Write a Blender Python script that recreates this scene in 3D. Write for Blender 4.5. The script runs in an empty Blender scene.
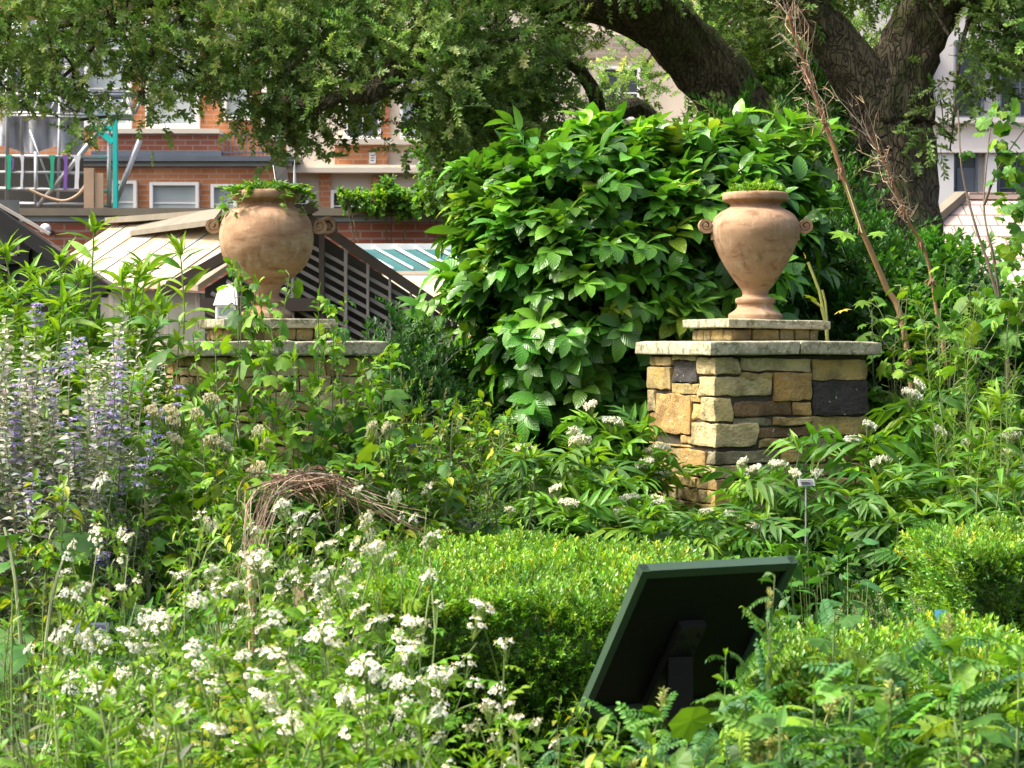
import bpy, math, random
import numpy as np
from math import radians, sin, cos, pi

# ------------------------------------------------------------------ camera, sky, sun, exposure
sc = bpy.context.scene
COL = sc.collection
F = 1991.0                       # focal length in pixels (70 mm on a 36 mm wide sensor, 1024 px)
EYE = 1.55
PITCH = math.atan2(384 - 342, F)
cd = bpy.data.cameras.new('camera'); cam = bpy.data.objects.new('camera', cd); COL.objects.link(cam)
cd.lens = 70; cd.sensor_width = 36; cd.clip_start = 0.1; cd.clip_end = 600
cam.location = (0, 0, EYE); cam.rotation_euler = (pi/2 - PITCH, 0, 0)
cd.dof.use_dof = True; cd.dof.focus_distance = 9.6; cd.dof.aperture_fstop = 12.0
sc.camera = cam

SUN_EL, SUN_AZ = 54.0, -98.0     # azimuth from +Y (view direction), negative = left
w = bpy.data.worlds.new('World'); sc.world = w; w.use_nodes = True
nt = w.node_tree; nt.nodes.clear()
sky = nt.nodes.new('ShaderNodeTexSky'); sky.sky_type = 'NISHITA'; sky.sun_disc = False
sky.sun_elevation = radians(SUN_EL); sky.sun_rotation = radians(SUN_AZ)
sky.air_density = 1.0; sky.dust_density = 8.0; sky.ozone_density = 0.2
bgn = nt.nodes.new('ShaderNodeBackground'); bgn.inputs[1].default_value = 0.15
out = nt.nodes.new('ShaderNodeOutputWorld')
nt.links.new(sky.outputs[0], bgn.inputs[0]); nt.links.new(bgn.outputs[0], out.inputs[0])
sl = bpy.data.lights.new('sun', 'SUN'); sl.energy = 2.9; sl.angle = radians(13); sl.color = (1.0, 0.97, 0.90)
so = bpy.data.objects.new('sun', sl); COL.objects.link(so)
so.rotation_euler = (radians(90 - SUN_EL), 0, radians(180 - SUN_AZ))
so.location = (-6, 2, 12)
sc.view_settings.view_transform = 'Standard'; sc.view_settings.look = 'None'
sc.view_settings.exposure = 1.3; sc.view_settings.gamma = 1.0
sc.render.engine = 'CYCLES'
sc.cycles.max_bounces = 6; sc.cycles.diffuse_bounces = 4; sc.cycles.glossy_bounces = 2
sc.cycles.transmission_bounces = 4; sc.cycles.transparent_max_bounces = 4
sc.cycles.caustics_reflective = False; sc.cycles.caustics_refractive = False
sc.cycles.sample_clamp_indirect = 4.0

RNG = np.random.default_rng(11)
random.seed(5)
CP, SP = cos(PITCH), sin(PITCH)
def P(px, py, D):
    """point at picture position px, py and distance D along the view axis' ground direction"""
    a, b = (px - 512) / F, -(py - 384) / F
    dy = CP + b * SP; dz = -SP + b * CP
    return np.array([a / dy * D, D, EYE + dz / dy * D])
def X(px, D): return P(px, 342, D)[0]
def Z(py, D): return P(512, py, D)[2]

# ------------------------------------------------------------------ mesh kit (numpy)
def nrm(a):
    a = np.asarray(a, float); return a / np.maximum(np.linalg.norm(a, axis=-1, keepdims=True), 1e-9)
def tpl(v, f, c=None, u=None):
    v = np.asarray(v, np.float32).reshape(-1, 3); f = np.asarray(f, np.int32).reshape(-1, 3)
    if c is None: c = np.ones((len(v), 3), np.float32)
    c = np.asarray(c, np.float32)
    if c.ndim == 1: c = np.tile(c, (len(v), 1))
    if u is None: u = np.zeros((len(v), 2), np.float32)
    return dict(v=v, f=f, c=c, u=np.asarray(u, np.float32))
def merge(ts):
    ts = [t for t in ts if t is not None and len(t['v'])]
    off = np.cumsum([0] + [len(t['v']) for t in ts[:-1]])
    return dict(v=np.concatenate([t['v'] for t in ts]), f=np.concatenate([t['f'] + o for t, o in zip(ts, off)]),
                c=np.concatenate([t['c'] for t in ts]), u=np.concatenate([t['u'] for t in ts]))
def tint(t, c): return dict(v=t['v'], f=t['f'], c=t['c'] * np.asarray(c, np.float32), u=t['u'])
def scatter(t, pos, d, n, s, col=None):
    """copies of template t (base at origin, along +Y, facing +Z)"""
    pos = np.asarray(pos, float).reshape(-1, 3); N = len(pos)
    d = nrm(np.broadcast_to(d, (N, 3))); n = np.broadcast_to(n, (N, 3))
    side = np.cross(d, n); bad = np.linalg.norm(side, axis=1) < 1e-3
    side[bad] = np.cross(d[bad], np.array([1, 0.3, 0.1])); side = nrm(side); n2 = np.cross(side, d)
    s = np.asarray(s, float)
    if s.ndim == 0: s = np.full(N, s)
    if s.ndim == 1: s = np.stack([s, s, s], 1)
    v = t['v'].astype(float)
    R = np.stack([side, d, n2], 1)
    w_ = np.einsum('vk,nk,nkj->nvj', v, s, R) + pos[:, None, :]
    V = len(v)
    f = (t['f'][None] + (np.arange(N) * V)[:, None, None]).reshape(-1, 3)
    c = np.broadcast_to(t['c'][None], (N, V, 3)) if col is None else t['c'][None] * np.asarray(col, np.float32).reshape(-1, 1, 3)
    return dict(v=w_.reshape(-1, 3).astype(np.float32), f=f.astype(np.int32), c=np.ascontiguousarray(c).reshape(-1, 3).astype(np.float32),
                u=np.tile(t['u'], (N, 1)))
def leaf(prof, fold=0.25, droop=0.15, tipc=1.0):
    v = []; u = []; f = []; c = []
    n = len(prof)
    rows = []
    for i, (t, w_) in enumerate(prof):
        z0 = -droop * t * t; k = 1 + (tipc - 1) * t
        if w_ <= 0: rows.append((len(v),) * 3); v.append((0, t, z0)); u.append((0.5, t)); c.append((k, k, k))
        else:
            b = len(v); rows.append((b, b + 1, b + 2))
            v += [(-w_, t, z0 + fold * w_), (0, t, z0), (w_, t, z0 + fold * w_)]; u += [(0, t), (0.5, t), (1, t)]
            c += [(k, k, k)] * 3
    for a, b in zip(rows[:-1], rows[1:]):
        for j in (0, 1):
            q = [a[j], a[j + 1], b[j + 1], b[j]]
            if len(set(q)) == 4: f += [(q[0], q[1], q[2]), (q[0], q[2], q[3])]
            else:
                q2 = []
                for z in q:
                    if z not in q2: q2.append(z)
                if len(q2) == 3: f.append(tuple(q2))
    return tpl(v, f, c, u)
def fan_leaf(radf, n=16, fold=0.1, droop=0.2, notch=0.0):
    """broad leaf drawn as a fan: radf(a) radius for angle a in -pi..pi measured from the tip; petiole joint at origin"""
    cy = 0.42
    v = [(0, cy, 0)]; u = [(0.5, 0.4)]
    for i in range(n):
        a = -pi + 2 * pi * i / (n - 1)
        r = radf(a)
        x, y = r * sin(a), cy + r * cos(a)
        if i in (0, n - 1): y = cy - 0.42 + notch
        rr = math.hypot(x, y - cy)
        v.append((x, y, -droop * rr * rr * 1.6 + fold * abs(x) * 0.8)); u.append((0.5 + x, y))
    f = [(0, i + 1, i) for i in range(1, n)]
    return tpl(v, f, None, u)
def tube(pts, rad, sides=6, col=(1, 1, 1), wob=0.0, cap=True):
    pts = np.asarray(pts, float); m = len(pts)
    rad = np.asarray(rad, float) if np.ndim(rad) else np.full(m, float(rad))
    tan = nrm(np.gradient(pts, axis=0))
    ref = np.array([0.31, 0.17, 0.93]);
    if abs(tan[0] @ ref) > 0.9: ref = np.array([0.9, 0.3, 0.1])
    a = nrm(np.cross(tan, ref)); b = np.cross(tan, a)
    th = np.arange(sides) * 2 * pi / sides
    r = rad[:, None] * (1 + (wob * RNG.standard_normal((m, sides)) if wob else 0))
    v = pts[:, None, :] + r[..., None] * (np.cos(th)[None, :, None] * a[:, None, :] + np.sin(th)[None, :, None] * b[:, None, :])
    v = v.reshape(-1, 3); f = []
    for i in range(m - 1):
        for j in range(sides):
            p, q = i * sides + j, i * sides + (j + 1) % sides
            f += [(p, q, q + sides), (p, q + sides, p + sides)]
    if cap:
        v = np.vstack([v, pts[0], pts[-1]]); A, B = len(v) - 2, len(v) - 1
        for j in range(sides):
            f += [(A, (j + 1) % sides, j), (B, (m - 1) * sides + j, (m - 1) * sides + (j + 1) % sides)]
    return tpl(v, f, col)
def curve(p0, p1, bend=(0, 0, 0), n=8):
    p0, p1, b = map(lambda q: np.asarray(q, float), (p0, p1, bend)); t = np.linspace(0, 1, n)[:, None]
    return p0 + (p1 - p0) * t + b * (4 * t * (1 - t))
def smooth_path(pts, n=24):
    pts = np.asarray(pts, float); k = len(pts); out_ = []
    for s in np.linspace(0, k - 1, n):
        i = min(int(s), k - 2); t = s - i
        p0, p1, p2, p3 = pts[max(i-1, 0)], pts[i], pts[i+1], pts[min(i+2, k-1)]
        out_.append(0.5*((2*p1)+(-p0+p2)*t+(2*p0-5*p1+4*p2-p3)*t*t+(-p0+3*p1-3*p2+p3)*t**3))
    return np.array(out_)
def interp(path, t):
    t = np.clip(np.asarray(t, float), 0, 1) * (len(path) - 1); i = np.minimum(t.astype(int), len(path) - 2); k = (t - i)[..., None]
    return path[i] * (1 - k) + path[i + 1] * k, nrm(path[i + 1] - path[i])
BOXF = [(0, 2, 1), (0, 3, 2), (4, 5, 6), (4, 6, 7), (0, 1, 5), (0, 5, 4), (1, 2, 6), (1, 6, 5), (2, 3, 7), (2, 7, 6), (3, 0, 4), (3, 4, 7)]
def box(x0, x1, y0, y1, z0, z1, col=(1, 1, 1)):
    return tpl([(x0, y0, z0), (x1, y0, z0), (x1, y1, z0), (x0, y1, z0), (x0, y0, z1), (x1, y0, z1), (x1, y1, z1), (x0, y1, z1)], BOXF, col)
def hull8(lo, hi, col=(1, 1, 1)):  # lo: four points, hi: four points
    return tpl(list(lo) + list(hi), BOXF, col)
def slab4(q, th, up=(0, 0, 1), col=(1, 1, 1)):
    q = [np.asarray(p, float) for p in q]; u = np.asarray(up, float) * th
    return hull8([p - u for p in q], q, col)
def bar(a, b, wd, ht=None, col=(1, 1, 1), up=(0, 0, 1)):
    a, b = np.asarray(a, float), np.asarray(b, float); ht = ht or wd
    d = nrm(b - a); s = np.cross(d, up); s = nrm(s) * wd / 2; n = nrm(np.cross(s, d)) * ht / 2
    return hull8([a - s - n, a + s - n, b + s - n, b - s - n], [a - s + n, a + s + n, b + s + n, b - s + n], col)
def round_block(h, r, seed, amp=0.004, n=7, col=(1, 1, 1), ctr=(0, 0, 0)):
    h = np.asarray(h, float); g = np.linspace(-1, 1, n); v = []; f = []
    e = np.minimum(r, h * 0.9)
    for ax in range(3):
        for sg in (-1, 1):
            b = len(v); i1, i2 = (ax + 1) % 3, (ax + 2) % 3
            for q in g:
                for s in g:
                    p = np.zeros(3); p[ax] = sg * h[ax]
                    for ii, k in ((i1, q), (i2, s)):
                        p[ii] = math.copysign(abs(k) ** 0.6, k) * h[ii]
                    v.append(p)
            for i in range(n - 1):
                for j in range(n - 1):
                    a, c = b + i * n + j, b + (i + 1) * n + j
                    tri = [(a, c, c + 1), (a, c + 1, a + 1)]
                    f += tri if sg > 0 else [t[::-1] for t in tri]
    v = np.array(v); inner = np.clip(v, -(h - e), h - e); v = inner + nrm(v - inner) * np.minimum(e, 1) * 1.0
    ph = RNG.uniform(0, 6.28, (6, 3)); fr = RNG.uniform(15, 75, (6, 3))
    dsp = sum(np.sin(v @ fr[k] + ph[k, 0]) for k in range(6)) / 6
    v = v * (1 + 0) + nrm(v / h) * (dsp * amp * 2)[:, None]
    sk = RNG.uniform(-0.06, 0.06, 2)  # slightly out of square
    v[:, 0] += v[:, 2] * sk[0]; v[:, 2] += v[:, 0] * sk[1] * 0.4
    return tpl(v + np.asarray(ctr), f, col)
def lathe(prof, n=48):
    v = []; f = []
    for r, z in prof:
        for k in range(n): a = 2 * pi * k / n; v.append((r * cos(a), r * sin(a), z))
    for i in range(len(prof) - 1):
        for k in range(n):
            a, b = i * n + k, i * n + (k + 1) % n
            f += [(a, b, b + n), (a, b + n, a + n)]
    return tpl(v, f)
def mesh_of(name, t, mat, smooth=False):
    m = bpy.data.meshes.new(name); nv, nf = len(t['v']), len(t['f'])
    m.vertices.add(nv); m.vertices.foreach_set('co', t['v'].astype(np.float32).ravel())
    m.loops.add(nf * 3); m.loops.foreach_set('vertex_index', t['f'].astype(np.int32).ravel())
    m.polygons.add(nf); m.polygons.foreach_set('loop_start', np.arange(0, nf * 3, 3, dtype=np.int32))
    m.polygons.foreach_set('loop_total', np.full(nf, 3, np.int32))
    m.polygons.foreach_set('use_smooth', np.full(nf, bool(smooth)))
    a = m.attributes.new('Col', 'FLOAT_COLOR', 'POINT')
    a.data.foreach_set('color', np.hstack([t['c'], np.ones((nv, 1), np.float32)]).astype(np.float32).ravel())
    if t['u'].any():
        a = m.attributes.new('lc', 'FLOAT2', 'POINT'); a.data.foreach_set('vector', t['u'].ravel())
    m.update(calc_edges=True)
    if mat: m.materials.append(mat)
    return m
def link(name, mesh, parent=None, loc=(0, 0, 0)):
    o = bpy.data.objects.new(name, mesh); COL.objects.link(o); o.location = loc
    if parent: o.parent = parent
    return o
def tag(o, label=None, cat=None, group=None, kind=None):
    if label: o['label'] = label
    if cat: o['category'] = cat
    if group: o['group'] = group
    if kind: o['kind'] = kind
    return o
def thing(name, label, cat, loc=(0, 0, 0), rz=0, group=None):
    o = bpy.data.objects.new(name, None); COL.objects.link(o); o.location = loc; o.rotation_euler[2] = rz; o.empty_display_size = 0.1
    return tag(o, label, cat, group)
def part(name, t, mat, parent, smooth=False, label=None):
    if not isinstance(t, dict): t = merge(t)
    o = link(name, mesh_of(name, t, mat, smooth), parent)
    if label: o['label'] = label
    return o
def sharp(o, ang=40):
    m = o.data
    m.polygons.foreach_set('use_smooth', np.ones(len(m.polygons), bool))
    m.set_sharp_from_angle(angle=radians(ang))

# ------------------------------------------------------------------ materials
def new_mat(name):
    m = bpy.data.materials.new(name); m.use_nodes = True; n = m.node_tree; n.nodes.clear()
    o = n.nodes.new('ShaderNodeOutputMaterial'); b = n.nodes.new('ShaderNodeBsdfPrincipled')
    n.links.new(b.outputs[0], o.inputs[0]); return m, n, b, o
def rgb(n, c): r = n.nodes.new('ShaderNodeRGB'); r.outputs[0].default_value = (*c, 1); return r.outputs[0]
def mixc(n, fac, a, b, mode='MIX'):
    m = n.nodes.new('ShaderNodeMix'); m.data_type = 'RGBA'; m.blend_type = mode
    for sck, val in ((m.inputs[0], fac), (m.inputs[6], a), (m.inputs[7], b)):
        if hasattr(val, 'links') or isinstance(val, bpy.types.NodeSocket): n.links.new(val, sck)
        elif isinstance(val, (int, float)): sck.default_value = val
        else: sck.default_value = (*val, 1)
    return m.outputs[2]
def noise(n, scale, detail=3, rough=0.55, vec=None):
    t = n.nodes.new('ShaderNodeTexNoise'); t.inputs['Scale'].default_value = scale; t.inputs['Detail'].default_value = detail
    t.inputs['Roughness'].default_value = rough
    if vec: n.links.new(vec, t.inputs['Vector'])
    return t.outputs['Fac']
def ramp(n, fac, a, b, ca=(0, 0, 0), cb=(1, 1, 1)):
    r = n.nodes.new('ShaderNodeValToRGB'); r.color_ramp.elements[0].position = a; r.color_ramp.elements[1].position = b
    r.color_ramp.elements[0].color = (*ca, 1); r.color_ramp.elements[1].color = (*cb, 1)
    n.links.new(fac, r.inputs[0]); return r.outputs[0]
def bump(n, b, h, strength=0.4, dist=0.01):
    k = n.nodes.new('ShaderNodeBump'); k.inputs['Strength'].default_value = strength; k.inputs['Distance'].default_value = dist
    n.links.new(h, k.inputs['Height']); n.links.new(k.outputs[0], b.inputs['Normal'])
def objco(n):
    return n.nodes.new('ShaderNodeTexCoord').outputs['Object']
def geopos(n):
    return n.nodes.new('ShaderNodeNewGeometry').outputs['Position']
def attr(n, name='Col'):
    a = n.nodes.new('ShaderNodeAttribute'); a.attribute_name = name; return a
def leaf_mat(name, rough=0.45, trans=0.32, spec=0.5, veins=False, nscale=6.0, tc=(1.5, 1.35, 0.45)):
    m, n, b, o = new_mat(name)
    c = attr(n).outputs['Color']
    nz = noise(n, nscale, 2, 0.5, geopos(n))
    dark = mixc(n, 1.0, c, (0.72, 0.78, 0.75), 'MULTIPLY'); light = mixc(n, 1.0, c, (1.28, 1.2, 1.1), 'MULTIPLY')
    c2 = mixc(n, ramp(n, nz, 0.35, 0.65), dark, light)
    if veins:
        a = attr(n, 'lc'); sx = n.nodes.new('ShaderNodeSeparateXYZ'); n.links.new(a.outputs['Vector'], sx.inputs[0])
        ab = n.nodes.new('ShaderNodeMath'); ab.operation = 'SUBTRACT'; ab.inputs[1].default_value = 0.5; n.links.new(sx.outputs[0], ab.inputs[0])
        a2 = n.nodes.new('ShaderNodeMath'); a2.operation = 'ABSOLUTE'; n.links.new(ab.outputs[0], a2.inputs[0])
        yy = n.nodes.new('ShaderNodeMath'); yy.operation = 'MULTIPLY_ADD'; yy.inputs[1].default_value = -0.55
        n.links.new(a2.outputs[0], yy.inputs[0]); n.links.new(sx.outputs[1], yy.inputs[2])
        wv = n.nodes.new('ShaderNodeMath'); wv.operation = 'MULTIPLY'; wv.inputs[1].default_value = 50.0; n.links.new(yy.outputs[0], wv.inputs[0])
        sn = n.nodes.new('ShaderNodeMath'); sn.operation = 'SINE'; n.links.new(wv.outputs[0], sn.inputs[0])
        vein = ramp(n, sn.outputs[0], 0.72, 0.98)
        mid = ramp(n, a2.outputs[0], 0.02, 0.06, (1, 1, 1), (0, 0, 0))
        both = mixc(n, 1.0, vein, mid, 'LIGHTEN')
        c2 = mixc(n, mixc(n, 1.0, both, (0.45,) * 3, 'MULTIPLY'), c2, mixc(n, 1.0, c, (1.9, 1.5, 1.7), 'MULTIPLY'))
        bump(n, b, sn.outputs[0], 0.35, 0.002)
    n.links.new(c2, b.inputs['Base Color']); b.inputs['Roughness'].default_value = rough
    b.inputs['Specular IOR Level'].default_value = spec
    tr = n.nodes.new('ShaderNodeBsdfTranslucent')
    n.links.new(mixc(n, 1.0, c2, tc, 'MULTIPLY'), tr.inputs['Color'])
    mx = n.nodes.new('ShaderNodeMixShader'); mx.inputs[0].default_value = trans
    n.links.new(b.outputs[0], mx.inputs[1]); n.links.new(tr.outputs[0], mx.inputs[2]); n.links.new(mx.outputs[0], o.inputs[0])
    return m
def simple(name, col, rough=0.6, nscale=8, var=0.25, bmp=0.0, metal=0, spec=0.5, vc=False, bscale=None):
    m, n, b, o = new_mat(name)
    base = attr(n).outputs['Color'] if vc else rgb(n, col)
    if vc: base = mixc(n, 1.0, base, col, 'MULTIPLY')
    nz = noise(n, nscale, 4, 0.6, geopos(n))
    c = mixc(n, nz, mixc(n, 1.0, base, (1 - var,) * 3, 'MULTIPLY'), mixc(n, 1.0, base, (1 + var,) * 3, 'MULTIPLY'))
    n.links.new(c, b.inputs['Base Color']); b.inputs['Roughness'].default_value = rough; b.inputs['Metallic'].default_value = metal
    b.inputs['Specular IOR Level'].default_value = spec
    if bmp: bump(n, b, noise(n, bscale or nscale * 4, 5, 0.65, geopos(n)), bmp, 0.01)
    return m
M = {}
M['leaf'] = leaf_mat('leaf', 0.5, 0.34, 0.35)
M['leaf_gloss'] = leaf_mat('glossy_leaf', 0.29, 0.28, 0.5, veins=True, nscale=3)
M['leaf_oak'] = leaf_mat('oak_leaf', 0.5, 0.38, 0.35, nscale=2.2, tc=(1.15, 1.35, .7))
M['leaf_box'] = leaf_mat('box_leaf', 0.36, 0.3, 0.5, nscale=3.0)
M['leaf_matt'] = leaf_mat('matt_leaf', 0.7, 0.35, 0.2)
M['leaf_big'] = leaf_mat('broad_leaf', 0.55, 0.3, 0.3, nscale=14)
M['stem'] = simple('stem', (1, 1, 1), 0.6, 20, 0.2, vc=True)
M['petal'] = leaf_mat('petal', 0.6, 0.25, 0.2, tc=(1, 1, .96))
M['leaf_grey'] = leaf_mat('grey_leaf', 0.7, 0.3, 0.2, tc=(1.1, 1.15, .95))
M['straw'] = simple('dry_stem', (1, 1, 1), 0.7, 30, 0.3, 0.3, vc=True)

def stone_mat():
    m, n, b, o = new_mat('sandstone')
    c = attr(n).outputs['Color']; p = objco(n)
    n1 = noise(n, 9, 5, 0.6, p); n2 = noise(n, 45, 4, 0.7, p); n3 = noise(n, 4.5, 3, 0.5, p)
    c1 = mixc(n, ramp(n, n1, 0.3, 0.72), mixc(n, 1.0, c, (0.42, 0.36, 0.28), 'MULTIPLY'), mixc(n, 1.0, c, (1.25, 1.2, 1.08), 'MULTIPLY'))
    c2 = mixc(n, ramp(n, n3, 0.56, 0.7), c1, mixc(n, 1.0, c, (1.0, 0.8, 0.5), 'MULTIPLY'))
    n4 = noise(n, 28, 3, 0.5, p); c2 = mixc(n, ramp(n, n4, 0.68, 0.76), c2, (0.45, 0.44, 0.34))
    c3 = mixc(n, ramp(n, n2, 0.25, 0.5, (0.75,) * 3, (1, 1, 1)), (0.1, 0.08, 0.05), c2)
    n.links.new(c3, b.inputs['Base Color']); b.inputs['Roughness'].default_value = 0.88
    mx = mixc(n, 0.5, n1, n2); bump(n, b, mx, 1.0, 0.03)
    return m
def cap_mat():
    m, n, b, o = new_mat('lichened_slab')
    p = objco(n); n1 = noise(n, 8, 5, 0.65, p); n2 = noise(n, 60, 4, 0.7, p); n3 = noise(n, 22, 4, 0.6, p)
    c = mixc(n, ramp(n, n1, 0.35, 0.65), (0.20, 0.19, 0.12), (0.42, 0.39, 0.27))
    c = mixc(n, ramp(n, n3, 0.5, 0.62), c, (0.13, 0.13, 0.07))
    c = mixc(n, ramp(n, n2, 0.56, 0.66), c, (0.55, 0.53, 0.42))
    n.links.new(c, b.inputs['Base Color']); b.inputs['Roughness'].default_value = 0.92; bump(n, b, n2, 0.6, 0.008)
    return m
def terracotta(name, base, streak):
    m, n, b, o = new_mat(name)
    p = objco(n); mp = n.nodes.new('ShaderNodeMapping'); mp.inputs['Scale'].default_value = (1, 1, 2.6); n.links.new(p, mp.inputs[0])
    n1 = noise(n, 6, 5, 0.62, mp.outputs[0]); n2 = noise(n, 26, 5, 0.7, p); n3 = noise(n, 11, 3, 0.5, mp.outputs[0])
    c = mixc(n, ramp(n, n1, 0.36, 0.66), base, streak)
    c = mixc(n, ramp(n, n3, 0.56, 0.72), c, (0.19, 0.09, 0.045))
    c = mixc(n, ramp(n, n2, 0.60, 0.78), c, (0.46, 0.34, 0.22))
    n.links.new(c, b.inputs['Base Color']); mp2 = n.nodes.new('ShaderNodeMapping'); mp2.inputs['Scale'].default_value = (1, 1, .16); n.links.new(p, mp2.inputs[0])
    dr = noise(n, 30, 4, 0.6, mp2.outputs[0]); bl = noise(n, 7, 5, 0.7, p)
    c = mixc(n, mixc(n, 1.0, ramp(n, dr, .5, .68), ramp(n, bl, .46, .66), 'MULTIPLY'), c, (0.40, 0.32, 0.22))
    c = mixc(n, mixc(n, 1.0, ramp(n, dr, .36, .46, (.6,) * 3, (0, 0, 0)), ramp(n, bl, .45, .6), 'MULTIPLY'), c, (0.11, 0.085, 0.05))
    n.links.new(c, b.inputs['Base Color']); b.inputs['Roughness'].default_value = 0.9; bump(n, b, n2, 0.5, 0.005)
    return m
M['stone'] = stone_mat(); M['cap'] = cap_mat()
M['terra1'] = terracotta('terracotta', (0.28, 0.165, 0.09), (0.35, 0.225, 0.13))
M['terra2'] = terracotta('weathered_terracotta', (0.25, 0.13, 0.065), (0.38, 0.25, 0.14))
M['mortar'] = simple('mortar', (0.05, 0.04, 0.025), 0.95, 20, 0.4, 0.4)
def brick_mat(name, c1, c2, mort, sc_=1.0, offz=0.0):
    m, n, b, o = new_mat(name)
    p = geopos(n); s = n.nodes.new('ShaderNodeSeparateXYZ'); n.links.new(p, s.inputs[0])
    ad = n.nodes.new('ShaderNodeMath'); ad.operation = 'ADD'; n.links.new(s.outputs[0], ad.inputs[0]); n.links.new(s.outputs[1], ad.inputs[1])
    cb = n.nodes.new('ShaderNodeCombineXYZ'); n.links.new(ad.outputs[0], cb.inputs[0]); n.links.new(s.outputs[2], cb.inputs[1])
    t = n.nodes.new('ShaderNodeTexBrick'); n.links.new(cb.outputs[0], t.inputs['Vector'])
    t.inputs['Color1'].default_value = (*c1, 1); t.inputs['Color2'].default_value = (*c2, 1); t.inputs['Mortar'].default_value = (*mort, 1)
    t.inputs['Scale'].default_value = 1.0; t.inputs['Mortar Size'].default_value = 0.014 * sc_; t.inputs['Brick Width'].default_value = 0.33 * sc_
    t.inputs['Row Height'].default_value = 0.115 * sc_; t.inputs['Bias'].default_value = -0.1
    nz = noise(n, 0.9, 4, 0.6, p)
    c = mixc(n, ramp(n, nz, 0.35, 0.7), mixc(n, 1.0, t.outputs[0], (0.78, 0.72, 0.68), 'MULTIPLY'), t.outputs[0])
    n.links.new(c, b.inputs['Base Color']); b.inputs['Roughness'].default_value = 0.9
    return m
M['brick'] = brick_mat('orange_brick', (0.58, 0.245, 0.10), (0.50, 0.19, 0.075), (0.5, 0.36, 0.26))
M['brick2'] = brick_mat('red_brick', (0.40, 0.14, 0.08), (0.33, 0.10, 0.06), (0.4, 0.3, 0.24))
M['brick3'] = brick_mat('pale_brick', (0.38, 0.33, 0.27), (0.30, 0.25, 0.2), (0.4, 0.38, 0.33))
M['cream'] = simple('cream_render', (0.62, 0.55, 0.45), 0.85, 1.2, 0.1)
M['white'] = simple('white_paint', (0.75, 0.75, 0.73), 0.6, 1.5, 0.08)
M['whitewall'] = simple('white_render', (0.66, 0.63, 0.60), 0.85, 0.8, 0.08)
M['lead'] = simple('lead_sheet', (0.10, 0.12, 0.15), 0.5, 2.0, 0.35)
M['leadpale'] = simple('pale_lead', (0.30, 0.36, 0.38), 0.5, 2.0, 0.2)
M['coping'] = simple('old_coping', (0.17, 0.15, 0.11), 0.9, 3, 0.35)
M['glass'] = simple('window_glass', (0.05, 0.065, 0.07), 0.08, 0.8, 0.4)
M['blind'] = simple('window_blind', (0.34, 0.40, 0.40), 0.5, 0.7, 0.12)
M['teal'] = simple('teal_paint', (0.0, 0.48, 0.42), 0.5, 4, 0.1)
M['green'] = simple('green_strap', (0.01, 0.36, 0.2), 0.6, 4, 0.15)
M['purple'] = simple('purple_strap', (0.18, 0.08, 0.34), 0.6, 4, 0.15)
M['steel'] = simple('galvanised_steel', (0.42, 0.43, 0.43), 0.4, 5, 0.2, metal=0.4)
M['sheet'] = simple('scaffold_sheeting', (0.62, 0.64, 0.66), 0.5, 0.8, 0.12, 0.5, bscale=1.2)
M['plank'] = simple('scaffold_plank', (0.40, 0.28, 0.18), 0.8, 4, 0.3)
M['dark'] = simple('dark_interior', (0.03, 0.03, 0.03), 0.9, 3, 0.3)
M['timber'] = simple('weathered_timber', (0.13, 0.10, 0.075), 0.8, 5, 0.3, 0.3)
M['slat'] = simple('pale_slat', (0.5, 0.45, 0.39), 0.7, 5, 0.2)
M['blackwood'] = simple('black_timber', (0.013, 0.012, 0.011), 0.5, 5, 0.3)
def bark():
    m, n, b, o = new_mat('bark'); p = geopos(n)
    mp = n.nodes.new('ShaderNodeMapping'); mp.inputs['Scale'].default_value = (1, 1, 0.35); n.links.new(p, mp.inputs[0])
    v = n.nodes.new('ShaderNodeTexVoronoi'); v.inputs['Scale'].default_value = 17; n.links.new(mp.outputs[0], v.inputs[0])
    n1 = noise(n, 3, 4, 0.6, p); n2 = noise(n, 24, 5, 0.7, mp.outputs[0])
    c = mixc(n, ramp(n, n2, 0.3, 0.7), (0.07, 0.055, 0.035), (0.22, 0.18, 0.11))
    c = mixc(n, ramp(n, n1, 0.5, 0.72), c, (0.09, 0.12, 0.025))
    n.links.new(c, b.inputs['Base Color']); b.inputs['Roughness'].default_value = 0.95
    v2 = n.nodes.new('ShaderNodeTexVoronoi'); v2.feature = 'DISTANCE_TO_EDGE'; v2.inputs['Scale'].default_value = 26; dn = n.nodes.new('ShaderNodeTexNoise'); dn.inputs['Scale'].default_value = 9; n.links.new(mp.outputs[0], dn.inputs['Vector']); n.links.new(mixc(n, 0.18, mp.outputs[0], dn.outputs['Color']), v2.inputs[0])
    cr = ramp(n, v2.outputs['Distance'], 0.0, 0.12, (.5, .48, .44), (1, 1, 1)); c = mixc(n, 1.0, c, cr, 'MULTIPLY')
    n.links.new(c, b.inputs['Base Color']); bump(n, b, mixc(n, 0.35, cr, n2), 1.0, 0.06); return m
M['bark'] = bark()
def soil():
    m, n, b, o = new_mat('soil'); p = geopos(n); n1 = noise(n, 3, 6, 0.7, p); n2 = noise(n, 30, 5, 0.7, p)
    c = mixc(n, n1, (0.02, 0.015, 0.009), (0.055, 0.042, 0.025)); n.links.new(c, b.inputs['Base Color'])
    b.inputs['Roughness'].default_value = 0.95; bump(n, b, n2, 0.8, 0.03); return m
M['soil'] = soil()
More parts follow.
